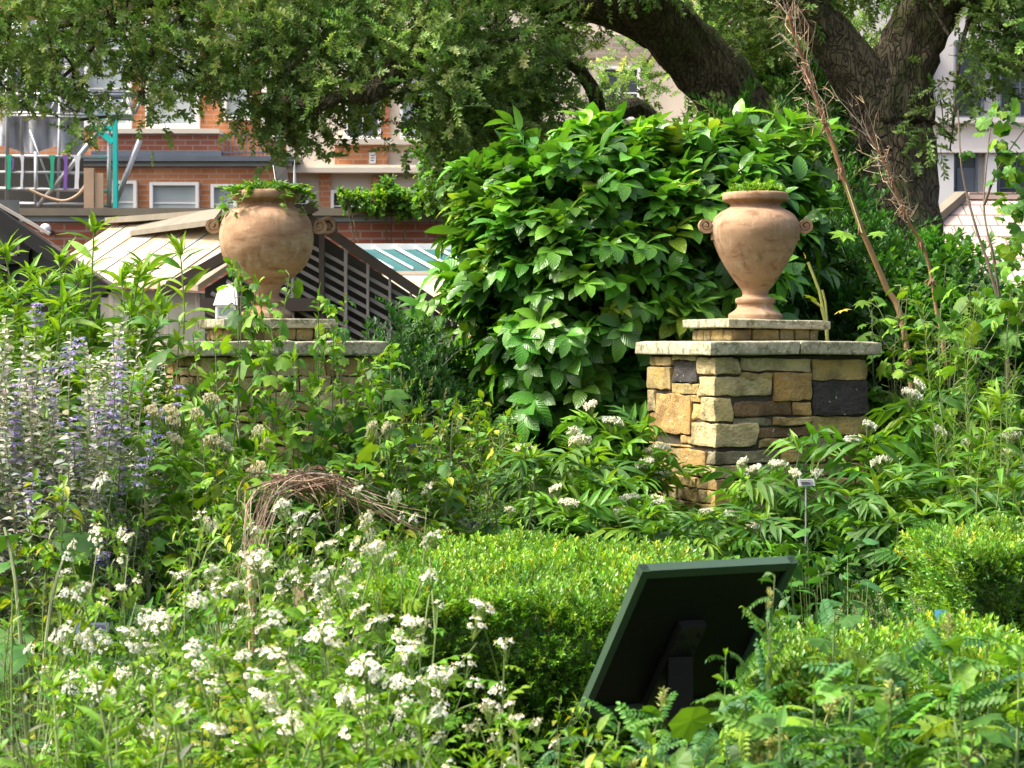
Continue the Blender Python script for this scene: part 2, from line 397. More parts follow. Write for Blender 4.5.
def roofboards():
    m, n, b, o = new_mat('whitewashed_glazing'); p = objco(n); 
    mp = n.nodes.new('ShaderNodeMapping'); mp.inputs['Scale'].default_value = (0.45, 2.6, 1.0); n.links.new(p, mp.inputs[0])
    n1 = noise(n, 1.6, 4, 0.6, mp.outputs[0]); n2 = noise(n, 3.0, 4, 0.6, p)
    c = mixc(n, ramp(n, n1, 0.42, 0.62), (0.36, 0.33, 0.28), (0.42, 0.29, 0.13)); c = mixc(n, ramp(n, n2, 0.5, 0.75), c, (0.42, 0.40, 0.36))
    n.links.new(c, b.inputs['Base Color']); b.inputs['Roughness'].default_value = 0.45; return m
M['roofboards'] = roofboards()
def tiles():
    m, n, b, o = new_mat('clay_roof_tiles'); p = geopos(n); s = n.nodes.new('ShaderNodeSeparateXYZ'); n.links.new(p, s.inputs[0])
    cb = n.nodes.new('ShaderNodeCombineXYZ'); n.links.new(s.outputs[0], cb.inputs[0]); n.links.new(s.outputs[2], cb.inputs[1])
    t = n.nodes.new('ShaderNodeTexBrick'); n.links.new(cb.outputs[0], t.inputs['Vector'])
    t.inputs['Color1'].default_value = (0.46, 0.36, 0.31, 1); t.inputs['Color2'].default_value = (0.38, 0.28, 0.23, 1); t.inputs['Mortar'].default_value = (0.15, 0.11, 0.09, 1)
    t.inputs['Scale'].default_value = 1; t.inputs['Mortar Size'].default_value = 0.012; t.inputs['Brick Width'].default_value = 0.26; t.inputs['Row Height'].default_value = 0.17
    n.links.new(t.outputs[0], b.inputs['Base Color']); b.inputs['Roughness'].default_value = 0.9; return m
M['tiles'] = tiles()
M['signframe'] = simple('dark_green_metal', (0.04, 0.075, 0.045), 0.42, 12, 0.2)
M['signback'] = simple('black_board_back', (0.006, 0.006, 0.005), 0.55, 5, 0.3, spec=.25)

# ------------------------------------------------------------------ colours
def cvar(base, n, v=0.22, hue=0.12, rng=None):
    rng = rng or RNG
    k = 1 + v * rng.standard_normal((n, 1)); h = 1 + hue * rng.standard_normal((n, 3)) * np.array([1, 0.4, 0.8])
    return np.clip(np.asarray(base)[None] * k * h, 0.004, 0.9)
def palette(cols, n, wts=None, v=0.18, hue=0.08):
    c = np.asarray(cols, float); i = RNG.choice(len(c), n, p=wts)
    return np.clip(c[i] * (1 + v * RNG.standard_normal((n, 1))) * (1 + hue * RNG.standard_normal((n, 3))), 0.004, 0.95)
def rdir(n, z=0.0, spread=1.0):
    d = RNG.standard_normal((n, 3)) * spread; d[:, 2] += z; return nrm(d)

# ------------------------------------------------------------------ the setting
g = 60
gv = []; gf = []
xs = np.concatenate([[-300, -80], np.linspace(-12, 12, g), [80, 300]]); ys = np.concatenate([[-60, -5], np.linspace(0.5, 24, g), [60, 400]])
for j, yy in enumerate(ys):
    for i, xx in enumerate(xs):
        gv.append((xx, yy, 0.05 * sin(xx * 1.7 + 1) * cos(yy * 1.3) * (1 if abs(xx) < 13 and 0 < yy < 25 else 0)))
W_ = len(xs)
for j in range(len(ys) - 1):
    for i in range(W_ - 1):
        a = j * W_ + i; gf += [(a, a + 1, a + W_ + 1), (a, a + W_ + 1, a + W_)]
tag(link('ground', mesh_of('ground', tpl(gv, gf), M['soil'], True)), kind='structure')

# ------------------------------------------------------------------ buildings behind
def bpx(x0, x1, y0, y1, D, th=0.3, col=(1, 1, 1), dep=None):
    return box(X(x0, D), X(x1, D), D, D + (dep or th), Z(y1, D), Z(y0, D), col)
def window(parent, x0, x1, y0, y1, D, pane='blind', fr='white', fw=3.2, bars=(), hbars=(), fdep=0.16, label=None):
    """frame ring + pane + glazing bars; (x, y) are the outer edges of the frame"""
    t = [bpx(x0, x0 + fw, y0, y1, D - fdep, fdep), bpx(x1 - fw, x1, y0, y1, D - fdep, fdep),
         bpx(x0 + fw, x1 - fw, y0, y0 + fw, D - fdep + .004, fdep), bpx(x0 + fw, x1 - fw, y1 - fw, y1, D - fdep + .004, fdep)]
    for b in bars: t.append(bpx(b - .7, b + .7, y0 + fw, y1 - fw, D - fdep * .6, fdep * .4))
    for b in hbars: t.append(bpx(x0 + fw, x1 - fw, b - .7, b + .7, D - fdep * .6 + .01, fdep * .4))
    o = part('window', t, M[fr], parent)
    if label: o['label'] = label
    part('pane', bpx(x0 + fw, x1 - fw, y0 + fw, y1 - fw, D - fdep * .4, .03), M[pane], o)
    return o

B = thing('brick_building', 'orange brick building with white framed windows behind the greenhouses', 'building', (0, 0, 0))
DU, DL = 45.0, 43.0
part('wall', [bpx(-700, 340, -260, 330, DU, 8)], M['brick'], B)
part('bay_wall', [bpx(-60, 287, 166, 330, DL, DU - DL - .01)], M['brick'], B)
part('brick_apron', [bpx(100, 219, 133, 152, DU - 1.2, 1.19)], M['brick2'], B)
part('lead_roof', [bpx(-60, 298, 156, 161, DL - .25, DU - DL + .2), bpx(92, 222, 151, 156.2, DU - 1.5, 1.45)], M['lead'], B)
part('fascia', [bpx(-60, 291, 161, 166, DL - .12, .3)], M['leadpale'], B)
part('window_sill', [bpx(98, 220, 128.5, 133.2, DU - 1.35, 1.3)], M['cream'], B)
for (a, b, y0, y1) in ((113, 137, 180.5, 214), (150, 199, 182, 214), (211, 237, 184, 214), (60, 92, 181, 214)):
    window(B, a, b, y0, y1, DL, hbars=((y0 + y1) / 2 + 5,))
for (a, b, y0, y1) in ((146, 200, 10, 128.5), (222, 252, -10, 120), (84, 132, 20, 128.5), (262, 304, -10, 140)):
    window(B, a, b, y0, y1, DU, hbars=(y1 - 40, y1 - 80), fw=5)
# stone and brick wing
W2 = thing('stone_faced_wing', 'cream rendered wing with orange brick panels and a small white wall plaque', 'building')
D2 = 43.5
part('wall', [bpx(287, 760, -260, 330, D2, 9)], M['cream'], W2)
part('brick_pier', [bpx(319.5, 331, 173, 330, D2 - .1, .1), ], M['brick'], W2)
part('brick_pier', [bpx(371.5, 387, 177, 330, D2 - .1, .1)], M['brick'], W2)
part('brick_pier', [bpx(380, 389.5, -200, 139, D2 - .1, .1)], M['brick'], W2)
part('brick_panel', [bpx(335, 387.5, 144.5, 167.3, D2 - .12, .12)], M['brick'], W2)
part('cornice', [bpx(283, 452, 167.5, 172.5, D2 - .4, .4), bpx(285, 450, 164.8, 167.5, D2 - .25, .25)], M['cream'], W2)
part('window_sill', [bpx(333, 455, 139, 144.3, D2 - .3, .3)], M['cream'], W2)
pl = part('wall_plaque', [bpx(369.5, 376, 152.5, 163.5, D2 - .16, .04)], M['white'], W2)
part('engraving', [bpx(371, 374.6, y, y + .9, D2 - .166, .004) for y in (155, 157.5, 160)], M['lead'], pl)
part('string_course', [bpx(388, 452, 173.2, 176.5, D2 - .08, .08)], M['brick3'], W2)
for (a, b, y0, y1, pn) in ((331, 362, 190, 222, 'dark'), (396, 427, 190, 222, 'glass'), (293, 309, 186, 222, 'dark'), (345, 381, 40, 139, 'glass'), (400, 440, 30, 139, 'blind'),
                       (470, 520, 60, 139, 'glass'), (598, 640, 66, 120, 'glass'), (545, 580, 150, 200, 'glass')):
    window(W2, a, b, y0, y1, D2, pane=pn, hbars=((y0 + y1) / 2,), bars=((a + b) / 2,) if b - a > 20 else (), fw=3)
part('brick_band', [bpx(460, 760, 35, 58, D2 - .12, .12)], M['brick3'], W2)
# railings on the balcony next to the bay
R_ = thing('balcony_railing', 'dark metal railing standing on the lead roof of the brick building', 'railing')
part('rail', [bpx(222, 290, 134, 135, DL + .6, .05), bpx(222, 290, 152, 153, DL + .6, .05)], M['lead'], R_)
part('balusters', [bpx(x, x + .7, 134.5, 156, DL + .61, .03) for x in np.arange(223, 290, 4.0)], M['lead'], R_)
# parapet wall in front of it
Q = thing('parapet_wall', 'low red brick wall topped with dark coping and pale lead strip', 'wall')
DP = 30.0
part('wall', [bpx(20, 520, 221.5, 360, DP, .5)], M['brick2'], Q)
part('coping', [bpx(16, 524, 208, 215.5, DP - .15, .8)], M['coping'], Q)
part('flashing', [bpx(18, 522, 215.5, 221.5, DP - .06, .5)], M['leadpale'], Q)
# round terracotta pipe end and globe lamp
def ring(R, r, n=28, k=10):
    return tube([(R * cos(a), 0, R * sin(a)) for a in np.linspace(0, 2 * pi, n)], r, k, cap=False)
rp = link('clay_pipe_end', mesh_of('clay_pipe_end', merge([ring(.055, .018), tube([(0, .02, 0), (0, .3, 0)], .055, 16)]), M['terra2'], True), None, P(328, 226, 15.3))
tag(rp, 'round terracotta pipe end beside the top of the slatted gable', 'pipe')
gl = thing('globe_lamp', 'small white globe lamp against the red brick wall', 'lamp', P(45.5, 229, 29.6))
prof = [(0.001 + .062 * sin(t) * 1.0, -.062 * cos(t)) for t in np.linspace(0, pi, 14)]
part('globe', tint(lathe([(r * 1.3, z * 1.3) for r, z in prof], 20), (1, 1, 1)), M['white'], gl, True)
part('bracket', tube([(0, .1, 0), (0, .6, -.05)], .04, 8), M['lead'], gl)

# glazed lean-to with skylight
S = thing('lean_to_roof', 'pale lean-to roof with a row of teal skylight panes', 'roof')
DA, DB = 24.0, 22.0
top_l, top_r = P(352, 249, DA), P(560, 249, DA); ml, mr = P(392, 271, DB), P(600, 271, DB)
part('skylight_glass', slab4([ml, mr, top_r, top_l], .04), simple('teal_glass', (0.03, 0.10, 0.10), 0.6, 1.5, 0.6, spec=.1), S)
part('glazing_bars', [bar(top_l + (top_r - top_l) * t + (0, 0, .03), ml + (mr - ml) * t + (0, 0, .03), .012 if k % 2 else .035, .02) for k, t in enumerate(np.linspace(0, 1, 11))], M['white'], S)
part('upper_fascia', [bpx(345, 570, 243.5, 249.5, DA - .05, .3)], M['white'], S)
part('lower_fascia', [bpx(382, 600, 271, 275, DB - .02, .25)], M['cream'], S)
part('roof_board', slab4([P(395, 345, 18.4), P(640, 345, 18.4), P(600, 275.5, DB - .03), P(382, 275.5, DB - .03)], .06), M['roofboards'], S)
part('side_wall', [bpx(345, 570, 249.5, 420, DA + .02, .2)], M['brick2'], S)

# whitewashed greenhouse with slatted gable
GH = thing('whitewashed_greenhouse', 'greenhouse with whitewashed sloping roof and dark slatted gable behind the left pillar', 'greenhouse')
A_ = P(304, 216, 16.0); Rr = P(474, 330, 16.0); Ll = P(196, 288, 16.0)
Bk = P(112, 226, 22.0); Be = Bk + (P(196, 288, 16.0) - P(304, 216, 16.0)); Lf = P(150, 318, 16.4)
Am = A_ + (-.02, .05, .02)
part('roof_slope', slab4([Lf + (0, 0, 0), Ll + (0.02, .12, .02), Am + (-.02, .1, 0), Bk], .05) if False else merge([slab4([Be, Ll + (0, .1, .03), Am, Bk], .05)]), M['roofboards'], GH)
seams = []
for t in (0.12, 0.27, 0.42, 0.56, .7, .85):
    a = Be + (Ll + np.array([0, .1, .03]) - Be) * t; b = Bk + (Am - Bk) * t
    seams.append(bar(a + (0, 0, .006), b + (0, 0, .006), .012, .014))
for q_ in seams: part('glazing_bar', q_, M['timber'], GH)
part('ridge_board', [bar(Am + (0, 0, .05), Bk + (0, 0, .06), .16, .06), bar(Am + (-.3, 1, .03), Bk + (.1, 0, .02), .05, .1)], M['coping'], GH)
part('ridge_flap', slab4([P(130, 231, 20.4), P(214, 219, 17.0), P(222, 208, 17.6), P(150, 217, 21.4)], .05), M['coping'], GH)
e0, e1 = Be + np.array([.08, .05, -.06]), Ll + np.array([.06, .2, -.04])
part('side_glazing', hull8([e0 - [0, 0, 2.2], e1 - [0, 0, 2.2], e1 - [0, -.03, 2.2], e0 - [0, -.03, 2.2]], [e0, e1, e1 + [0, .03, 0], e0 + [0, .03, 0]]), simple('dusty_side_glass', (.09, .10, .085), .35, 2, .5), GH)
for t_ in np.linspace(0.04, .96, 7):
    a = e0 + (e1 - e0) * t_ + np.array([0, -.03, 0]); part('glazing_bar', bar(a, a - [0, 0, 2.1], .04, .03, up=(0, 1, 0)), M['slat'], GH)
# gable: rafters, posts, louvre slats, dark inside
part('rafter', bar(A_ + (-.12, -.06, .09), Rr, .08, .075), M['timber'], GH)
part('rafter', bar(A_ + (.1, -.07, .08), Ll + (-.3, -.01, -.05), .1, .08), M['timber'], GH)
zb = Z(345, 16.0)
fm = []
def gable_top(x):
    if x >= A_[0]: return A_[2] + (Rr[2] - A_[2]) * (x - A_[0]) / (Rr[0] - A_[0])
    return A_[2] + (Ll[2] - A_[2]) * (x - A_[0]) / (Ll[0] - A_[0])
for px, wd in ((238, 3), (266, 3), (293, 3), (322, 5), (346, 3), (368, 2.4), (390, 2.4), (411, 2.4), (432, 2.4), (452, 2)):
    x = X(px, 16); h = wd / 124 / 2
    fm.append(box(x - h, x + h, 15.96, 16.03, zb, gable_top(x) - .02))
part('post', fm, M['slat'], GH) if False else None
for px, wd in ((238, 3), (266, 3), (293, 3), (322, 5), (346, 3), (368, 2.4), (390, 2.4), (411, 2.4), (432, 2.4), (452, 2)):
    x = X(px, 16); h = wd / 124 / 2
    part('post', box(x - h, x + h, 15.96, 16.03, zb, gable_top(x) - .02), M['slat'] if wd < 5 else M['timber'], GH)
sl_ = []
slope = (Rr[2] - A_[2]) / (Rr[0] - A_[0]) * 0.82
for k in range(1, 26):           # slats parallel to the slope, clipped against the gable
    x0 = A_[0] - 1.6; z0 = A_[2] + 0.75 - k * .082
    xa, xb = None, None
    for x in np.linspace(X(206, 16), Rr[0] - .05, 120):
        z = z0 + slope * (x - x0)
        if zb < z < gable_top(x) - .1:
            if xa is None: xa = x
            xb = x
    if xa is not None and xb - xa > .08:
        a = np.array([xa, 16.06, z0 + slope * (xa - x0)]); b = np.array([xb, 16.06, z0 + slope * (xb - x0)])
        sl_.append(bar(a, b, .05, .028))
part('louvre_slats', sl_, M['slat'], GH)
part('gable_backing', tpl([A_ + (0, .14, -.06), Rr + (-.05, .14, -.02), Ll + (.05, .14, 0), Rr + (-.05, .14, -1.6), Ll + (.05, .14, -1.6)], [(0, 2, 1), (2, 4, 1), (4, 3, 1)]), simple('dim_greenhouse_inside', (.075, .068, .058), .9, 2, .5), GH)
part('cross_rail', [bpx(200, 330, 298, 311, 15.9, .06)], M['timber'], GH)

# black greenhouse at the left edge
K = thing('black_framed_greenhouse', 'dark timber framed glasshouse gable at the left edge of the garden', 'greenhouse')
DK = 12.5
part('rafter', bar(P(-30, 196, DK), P(108, 292, DK), .16, .085), M['blackwood'], K)
part('rafter', bar(P(-30, 191, DK + .05), P(118, 290, DK + .05), .2, .02), M['timber'], K)
part('post', bpx(20, 29, 238, 420, DK + .02, .1), M['blackwood'], K)
part('post', bpx(-60, -50, 200, 420, DK + .02, .1), M['blackwood'], K)
part('cross_rail', bpx(-50, 20, 256, 264, DK + .03, .08), M['blackwood'], K)
part('glass_pane', [bpx(-50, 20, 200, 256, DK + .07, .01)], simple('dim_glass', (0.10, 0.11, 0.11), 0.15, 2, 0.5), K)
part('glazing_bars', [bar(P(x, y, DK + .05), P(x + 60, y + 34, DK + .05), .03, .02) for x, y in ((-45, 222), (-52, 236), (-30, 206), (-10, 200))] + [bpx(17.5, 20, 236, 256, DK + .045, .02), bpx(-50, 20, 254, 256, DK + .045, .02)], M['slat'], K)
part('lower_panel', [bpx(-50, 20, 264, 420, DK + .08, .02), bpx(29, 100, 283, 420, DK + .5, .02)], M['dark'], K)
part('side_glazing', [slab4([P(30, 246, DK + .1), P(100, 292, DK + .1), P(100, 300, DK + .1), P(30, 300, DK + .1)], .01, (0, -1, 0))], simple('side_glass', (0.16, 0.17, 0.17), 0.2, 2, 0.5), K)

# scaffolding
SCF = thing('scaffolding', 'metal scaffolding wrapped in grey sheeting with green and purple straps', 'scaffolding')
DS = 36.0
def spole(x0, y0, x1, y1, r=.038, D=DS, mat='steel', name='pole'):
    return part(name, tube([P(x0, y0, D), P(x1, y1, D)], r, 8), M[mat], SCF, True)
for a in ((-20, 94, 140, 95.5), (-20, 112, 134, 116), (-20, 114.5, 134, 119), (-20, 156, 108, 157), (-20, 188, 108, 191), (-20, 203, 108, 205)): spole(*a, r=.035)
for a in ((-20, 60, 100, 62), (-20, 40, 80, 42), (-20, 172, 84, 173)): spole(*a, r=.03)
for a in ((22, 20, 22, 160), (60, 95, 58, 207), (75, 20, 76, 157)): spole(*a, r=.03)
for a in ((7, 20, 7, 207), (36, 152, 36, 207), (88, 90, 88, 118), (109, 118, 109, 209), (-12, 90, -12, 209)): spole(*a)
spole(38, 207, 110, 118, r=.05); spole(140, 140, 112, 212, r=.05); spole(30, 130, 52, 190, .02, name='cable')
for k in range(9):
    x = -10 + k * 17
    if x < 130: spole(x, 95, x + 8.5, 114, .03, name='truss_web'); spole(x + 8.5, 114, x + 17, 95, .03, name='truss_web')
part('beam_sheet', [bpx(-30, 130, 92, 99, DS + .3, .04)], simple('navy_sheet', (0.02, 0.035, 0.09), 0.6, 2, 0.3), SCF)
gvv = []; gff = []
nx, ny = 26, 12
for j in range(ny):
    for i in range(nx):
        px = -30 + i * 114 / (nx - 1); t = j / (ny - 1)
        yb = 153 - 7 * sin(pi * (px + 30) / 60 % pi) ** 2 + (6 if px > 60 else 0)
        py = 20 + (yb - 20) * t
        p = P(px, py, DS + .35 + .14 * sin(px * .22 + t * 4) + .1 * sin(px * .6 - t * 9)); gvv.append(p)
for j in range(ny - 1):
    for i in range(nx - 1):
        a = j * nx + i; gff += [(a, a + 1, a + nx + 1), (a, a + nx + 1, a + nx)]
part('sheeting', tpl(gvv, gff), M['sheet'], SCF, True)
part('dark_cover', [bpx(-30, 84, 155, 210, DS + 1.0, .05)], simple('dark_tarpaulin', (0.06, 0.06, 0.055), 0.7, 1.5, 0.6), SCF)
def strap(x, mat, y0=155, y1=189, w_=2.2):
    t = []
    for k in range(6):
        yy = y0 + (y1 - y0) * k / 5; ww = w_ * (1.5 if k in (0,) else 0.75 + .1 * (k % 2))
        t.append((x + .4 * sin(k), yy, ww))
    v = []; f = []
    for (a, yy, ww) in t:
        v += [P(a - ww, yy, DS - .06), P(a + ww, yy, DS - .06), P(a + ww, yy, DS - .02), P(a - ww, yy, DS - .02)]
    for k in range(5):
        b = 4 * k
        for j in range(4): q = (b + j, b + (j + 1) % 4, b + 4 + (j + 1) % 4, b + 4 + j); f += [(q[0], q[1], q[2]), (q[0], q[2], q[3])]
    part('strap', tpl(v, f), M[mat], SCF)
strap(9, 'green'); strap(52, 'green'); strap(65.5, 'purple'); strap(22, 'sheet', w_=1.6); strap(77, 'sheet', w_=2.6); strap(12.8, 'purple', 158, 170, .9)
part('upright', bpx(113.5, 117.5, 117, 208, DS - .2, .12), M['teal'], SCF, label='bright teal upright')
part('bracket', [bpx(88, 113, 125.5, 130.5, DS - .15, .1), bar(P(98, 130, DS - .1), P(113, 142, DS - .1), .1)], M['teal'], SCF)
part('plank', bpx(84.5, 94.5, 168, 211, DS - .15, .05), M['plank'], SCF); part('plank', bpx(95.5, 104, 173, 211, DS - .13, .05), M['plank'], SCF)
part('rope', tube(smooth_path([P(28, 189, DS - .1), P(46, 197, DS - .1), P(64, 201, DS - .1), P(78, 195, DS - .1), P(85, 186, DS - .1)], 16), .03, 6), M['plank'], SCF)

# white building and tiled roof on the right
WB = thing('white_building', 'white rendered building with dark casement windows behind the oak tree', 'building')
DW = 40.0
part('wall', [bpx(780, 1700, -260, 330, DW, 8)], M['whitewall'], WB)
part('string_course', [bpx(835, 1250, 117.5, 122.5, DW - .25, .25)], M['whitewall'], WB)
part('string_course', [bpx(835, 1250, 148.5, 152.5, DW - .3, .3)], M['whitewall'], WB)
part('pier', [bpx(931, 953, 152.5, 330, DW - .22, .22)], M['white'], WB)
part('pier', [bpx(985, 996, 152.5, 330, DW - .22, .22)], M['white'], WB)
for (a, b, y0, y1, bars) in ((954, 983, 40, 118, (975,)), (998, 1030, 40, 118, (1019,)), (952.5, 977, 153, 203, ()), (997, 1030, 154, 206, (1016,)), (900, 925, 154, 206, ()),
                             (836, 862, 150, 200, (849,)), (900, 930, 40, 117, (915,)), (1050, 1080, 40, 118, ()), (954, 983, -80, 0, (968,)), (998, 1030, -80, 0, (1016,))):
    window(WB, a, b, y0, y1, DW, pane='glass', fr='lead', fw=2.2, bars=bars, hbars=((y0 + y1) / 2 + 8,))
part('window_blind', [bpx(956, 974, 168, 203, DW - .1, .01)], M['lead'], WB)
TR = thing('tiled_roof', 'pinkish clay tiled roof with raised verge in front of the white building', 'roof')
DT = 28.0
v = [P(880, 268, DT - .5), P(960, 199, DT + 1.6), P(968, 198, DT + 1.6), P(1300, 200, DT + 1.6), P(1300, 330, DT - 2), P(860, 330, DT - 2)]
part('tiles', tpl(v, [(0, 5, 1), (1, 5, 2), (2, 5, 4), (2, 4, 3)]), M['tiles'], TR)
part('verge', bar(v[0] + (0, -.05, .05), v[1] + (0, -.05, .05), .18, .12), M['coping'], TR)
part('ridge', bar(v[2] + (0, 0, .03), v[3] + (0, 0, .03), .2, .1), M['tiles'], TR)
part('wall', [bpx(905, 1300, 203, 420, DT + 1.75, .3)], M['whitewall'], TR)
lp = thing('lamp_post', 'blue-grey metal post standing behind the forked oak trunk', 'post', (X(924.5, 25), 25, 0))
part('pole', tube([(0, 0, 0), (0, 0, Z(90, 25))], [.06, .05], 12), simple('blue_grey_paint', (0.05, 0.075, 0.11), 0.5, 3, 0.15), lp, True)
part('base', tube([(0, 0, -.02), (0, 0, 1.2)], [.1, .1], 12), simple('blue_grey_paint2', (0.05, 0.075, 0.11), 0.5, 3, 0.15), lp, True)

# ------------------------------------------------------------------ stone pillars
YAW = radians(19.2)
PW, CW, SW, UW = .824, .93, .557, .47
SR = [(.95, .74, .42), (.72, .52, .25)]
STONES = np.array([(.46, .38, .16), (.52, .44, .21), (.43, .34, .14), (.48, .40, .18), (.32, .24, .11), (.54, .48, .28), (.37, .32, .17)])
BLK = (.040, .038, .04); ORA = (.42, .285, .11); BRN = (.17, .11, .055); GRY = (.22, .21, .14); CRM = (.50, .44, .25); TAN = (.40, .32, .14)
def stonework(front, left, corners, ztop, wid, seed):
    """front: (u0,u1,d0,d1,colour) u from the near corner along the long-seen face, d down from the top; left: same along the other face;
       corners: (uf, ul, d0, d1, colour) wrap round the near corner"""
    ts = []; h = wid / 2; gap = .0026
    def put(x0, x1, y0, y1, d0, d1, c):
        hx, hy, hz = (x1 - x0) / 2 - gap, (y1 - y0) / 2 - gap, (d1 - d0) / 2 - gap
        if min(hx, hy, hz) < .004: return
        nn = 10
        ts.append(round_block((hx, hy, hz), RNG.uniform(.003, .007), seed, .006, nn, c, ((x0 + x1) / 2, (y0 + y1) / 2, ztop - (d0 + d1) / 2)))
    for (u0, u1, d0, d1, c) in front: j = RNG.uniform(-.008, .012); put(-h + u0, -h + u1, -h - j, -h + .09, d0, d1, c)
    for (u0, u1, d0, d1, c) in left: j = RNG.uniform(-.008, .012); put(-h - j, -h + .09, -h + u0, -h + u1, d0, d1, c)
    for (uf, ul, d0, d1, c) in corners: put(-h - RNG.uniform(0, .012), -h + uf, -h - RNG.uniform(0, .012), -h + ul, d0, d1, c)
    return ts
def courses(d0, dend, wid, f=None, l=None, c=None):
    d = d0; k = 0
    f = f if f is not None else []; l = l if l is not None else []; c = c if c is not None else []
    while d < dend:
        hh = RNG.uniform(.045, .115); d1 = min(d + hh, dend)
        cf, cl = (RNG.uniform(.16, .3), RNG.uniform(.08, .14)) if k % 2 else (RNG.uniform(.09, .14), RNG.uniform(.16, .26))
        c.append((cf, cl, d, d1, STONES[RNG.integers(len(STONES))]))
        for lst, u in ((f, cf), (l, cl)):
            while u < wid - .03:
                ww = RNG.uniform(.09, .3); e = min(u + ww, wid)
                if wid - e < .06: e = wid
                if hh > .085 and RNG.random() < .3:
                    m_ = d + (d1 - d) * RNG.uniform(.4, .6)
                    lst.append((u, e, d, m_, STONES[RNG.integers(len(STONES))])); lst.append((u, e, m_, d1, STONES[RNG.integers(len(STONES))]))
                else: lst.append((u, e, d, d1, STONES[RNG.integers(len(STONES))] * (1 if RNG.random() > .08 else .35)))
                u = e
        d = d1; k += 1
    return f, l, c
def pillar(px_corner, D, label, layout, YAW=YAW):
    """root at the pillar centre; px_corner is where the near corner of the coping stands"""
    rot = YAW
    off = (CW / 2) * (np.array([cos(rot), sin(rot)]) + np.array([-sin(rot), cos(rot)]))
    cx, cy = X(px_corner, D) + off[0], D + off[1]
    t = thing('stone_pillar', label, 'pillar', (cx, cy, 0), rot)
    zc1 = Z(341, D); zc0 = zc1 - .068
    f, l, c = layout(zc0)
    sw = stonework(f, l, c, zc0, PW, 1)
    o = part('stonework', sw, M['stone'], t); sharp(o, 35)
    part('core', box(-PW/2 + .015, PW/2 - .005, -PW/2 + .015, PW/2 - .005, 0, zc0 - .004), M['mortar'], t)
    h = CW / 2
    cap = [round_block((.24 - .002, h, .034), .01, 1, .002, 12, (1, 1, 1), (-h + .24, 0, 0)), round_block((h - .24 - .002, h, .0335), .01, 1, .002, 12, (1, 1, 1), (.24, 0, 0))]
    for q in cap: q['v'][:, 2] += (zc0 + zc1) / 2
    o = part('coping', cap, M['cap'], t); sharp(o, 35)
    # small upper course
    d0 = .06; ts = []; hu = UW / 2; u = -hu
    while u < hu - .02:
        e = min(u + RNG.uniform(.07, .16), hu); m_ = RNG.uniform(.4, .6) * d0
        cc = STONES[RNG.integers(len(STONES))] * .8
        ts.append(round_block(((e - u) / 2 - .002, .04, d0 / 2 - .002), .01, 1, .003, 7, cc, ((u + e) / 2, -hu + .035, zc1 + d0 / 2)))
        ts.append(round_block((.04, (e - u) / 2 - .002, d0 / 2 - .002), .01, 1, .003, 7, cc, (-hu + .033, (u + e) / 2, zc1 + d0 / 2)))
        u = e
    ts.append(box(-hu + .02, hu, -hu + .02, hu, zc1 + .001, zc1 + d0 - .002, (.12, .1, .06)))
    o = part('upper_course', ts, M['stone'], t); sharp(o, 35)
    zs0 = zc1 + d0; zs1 = zs0 + .046
    q = round_block((SW / 2, SW / 2, .0225), .008, 1, .002, 16, (1, 1, 1), (0, 0, (zs0 + zs1) / 2))
    o = part('top_slab', q, M['cap'], t); sharp(o, 35)
    return t, cx, cy, zs1
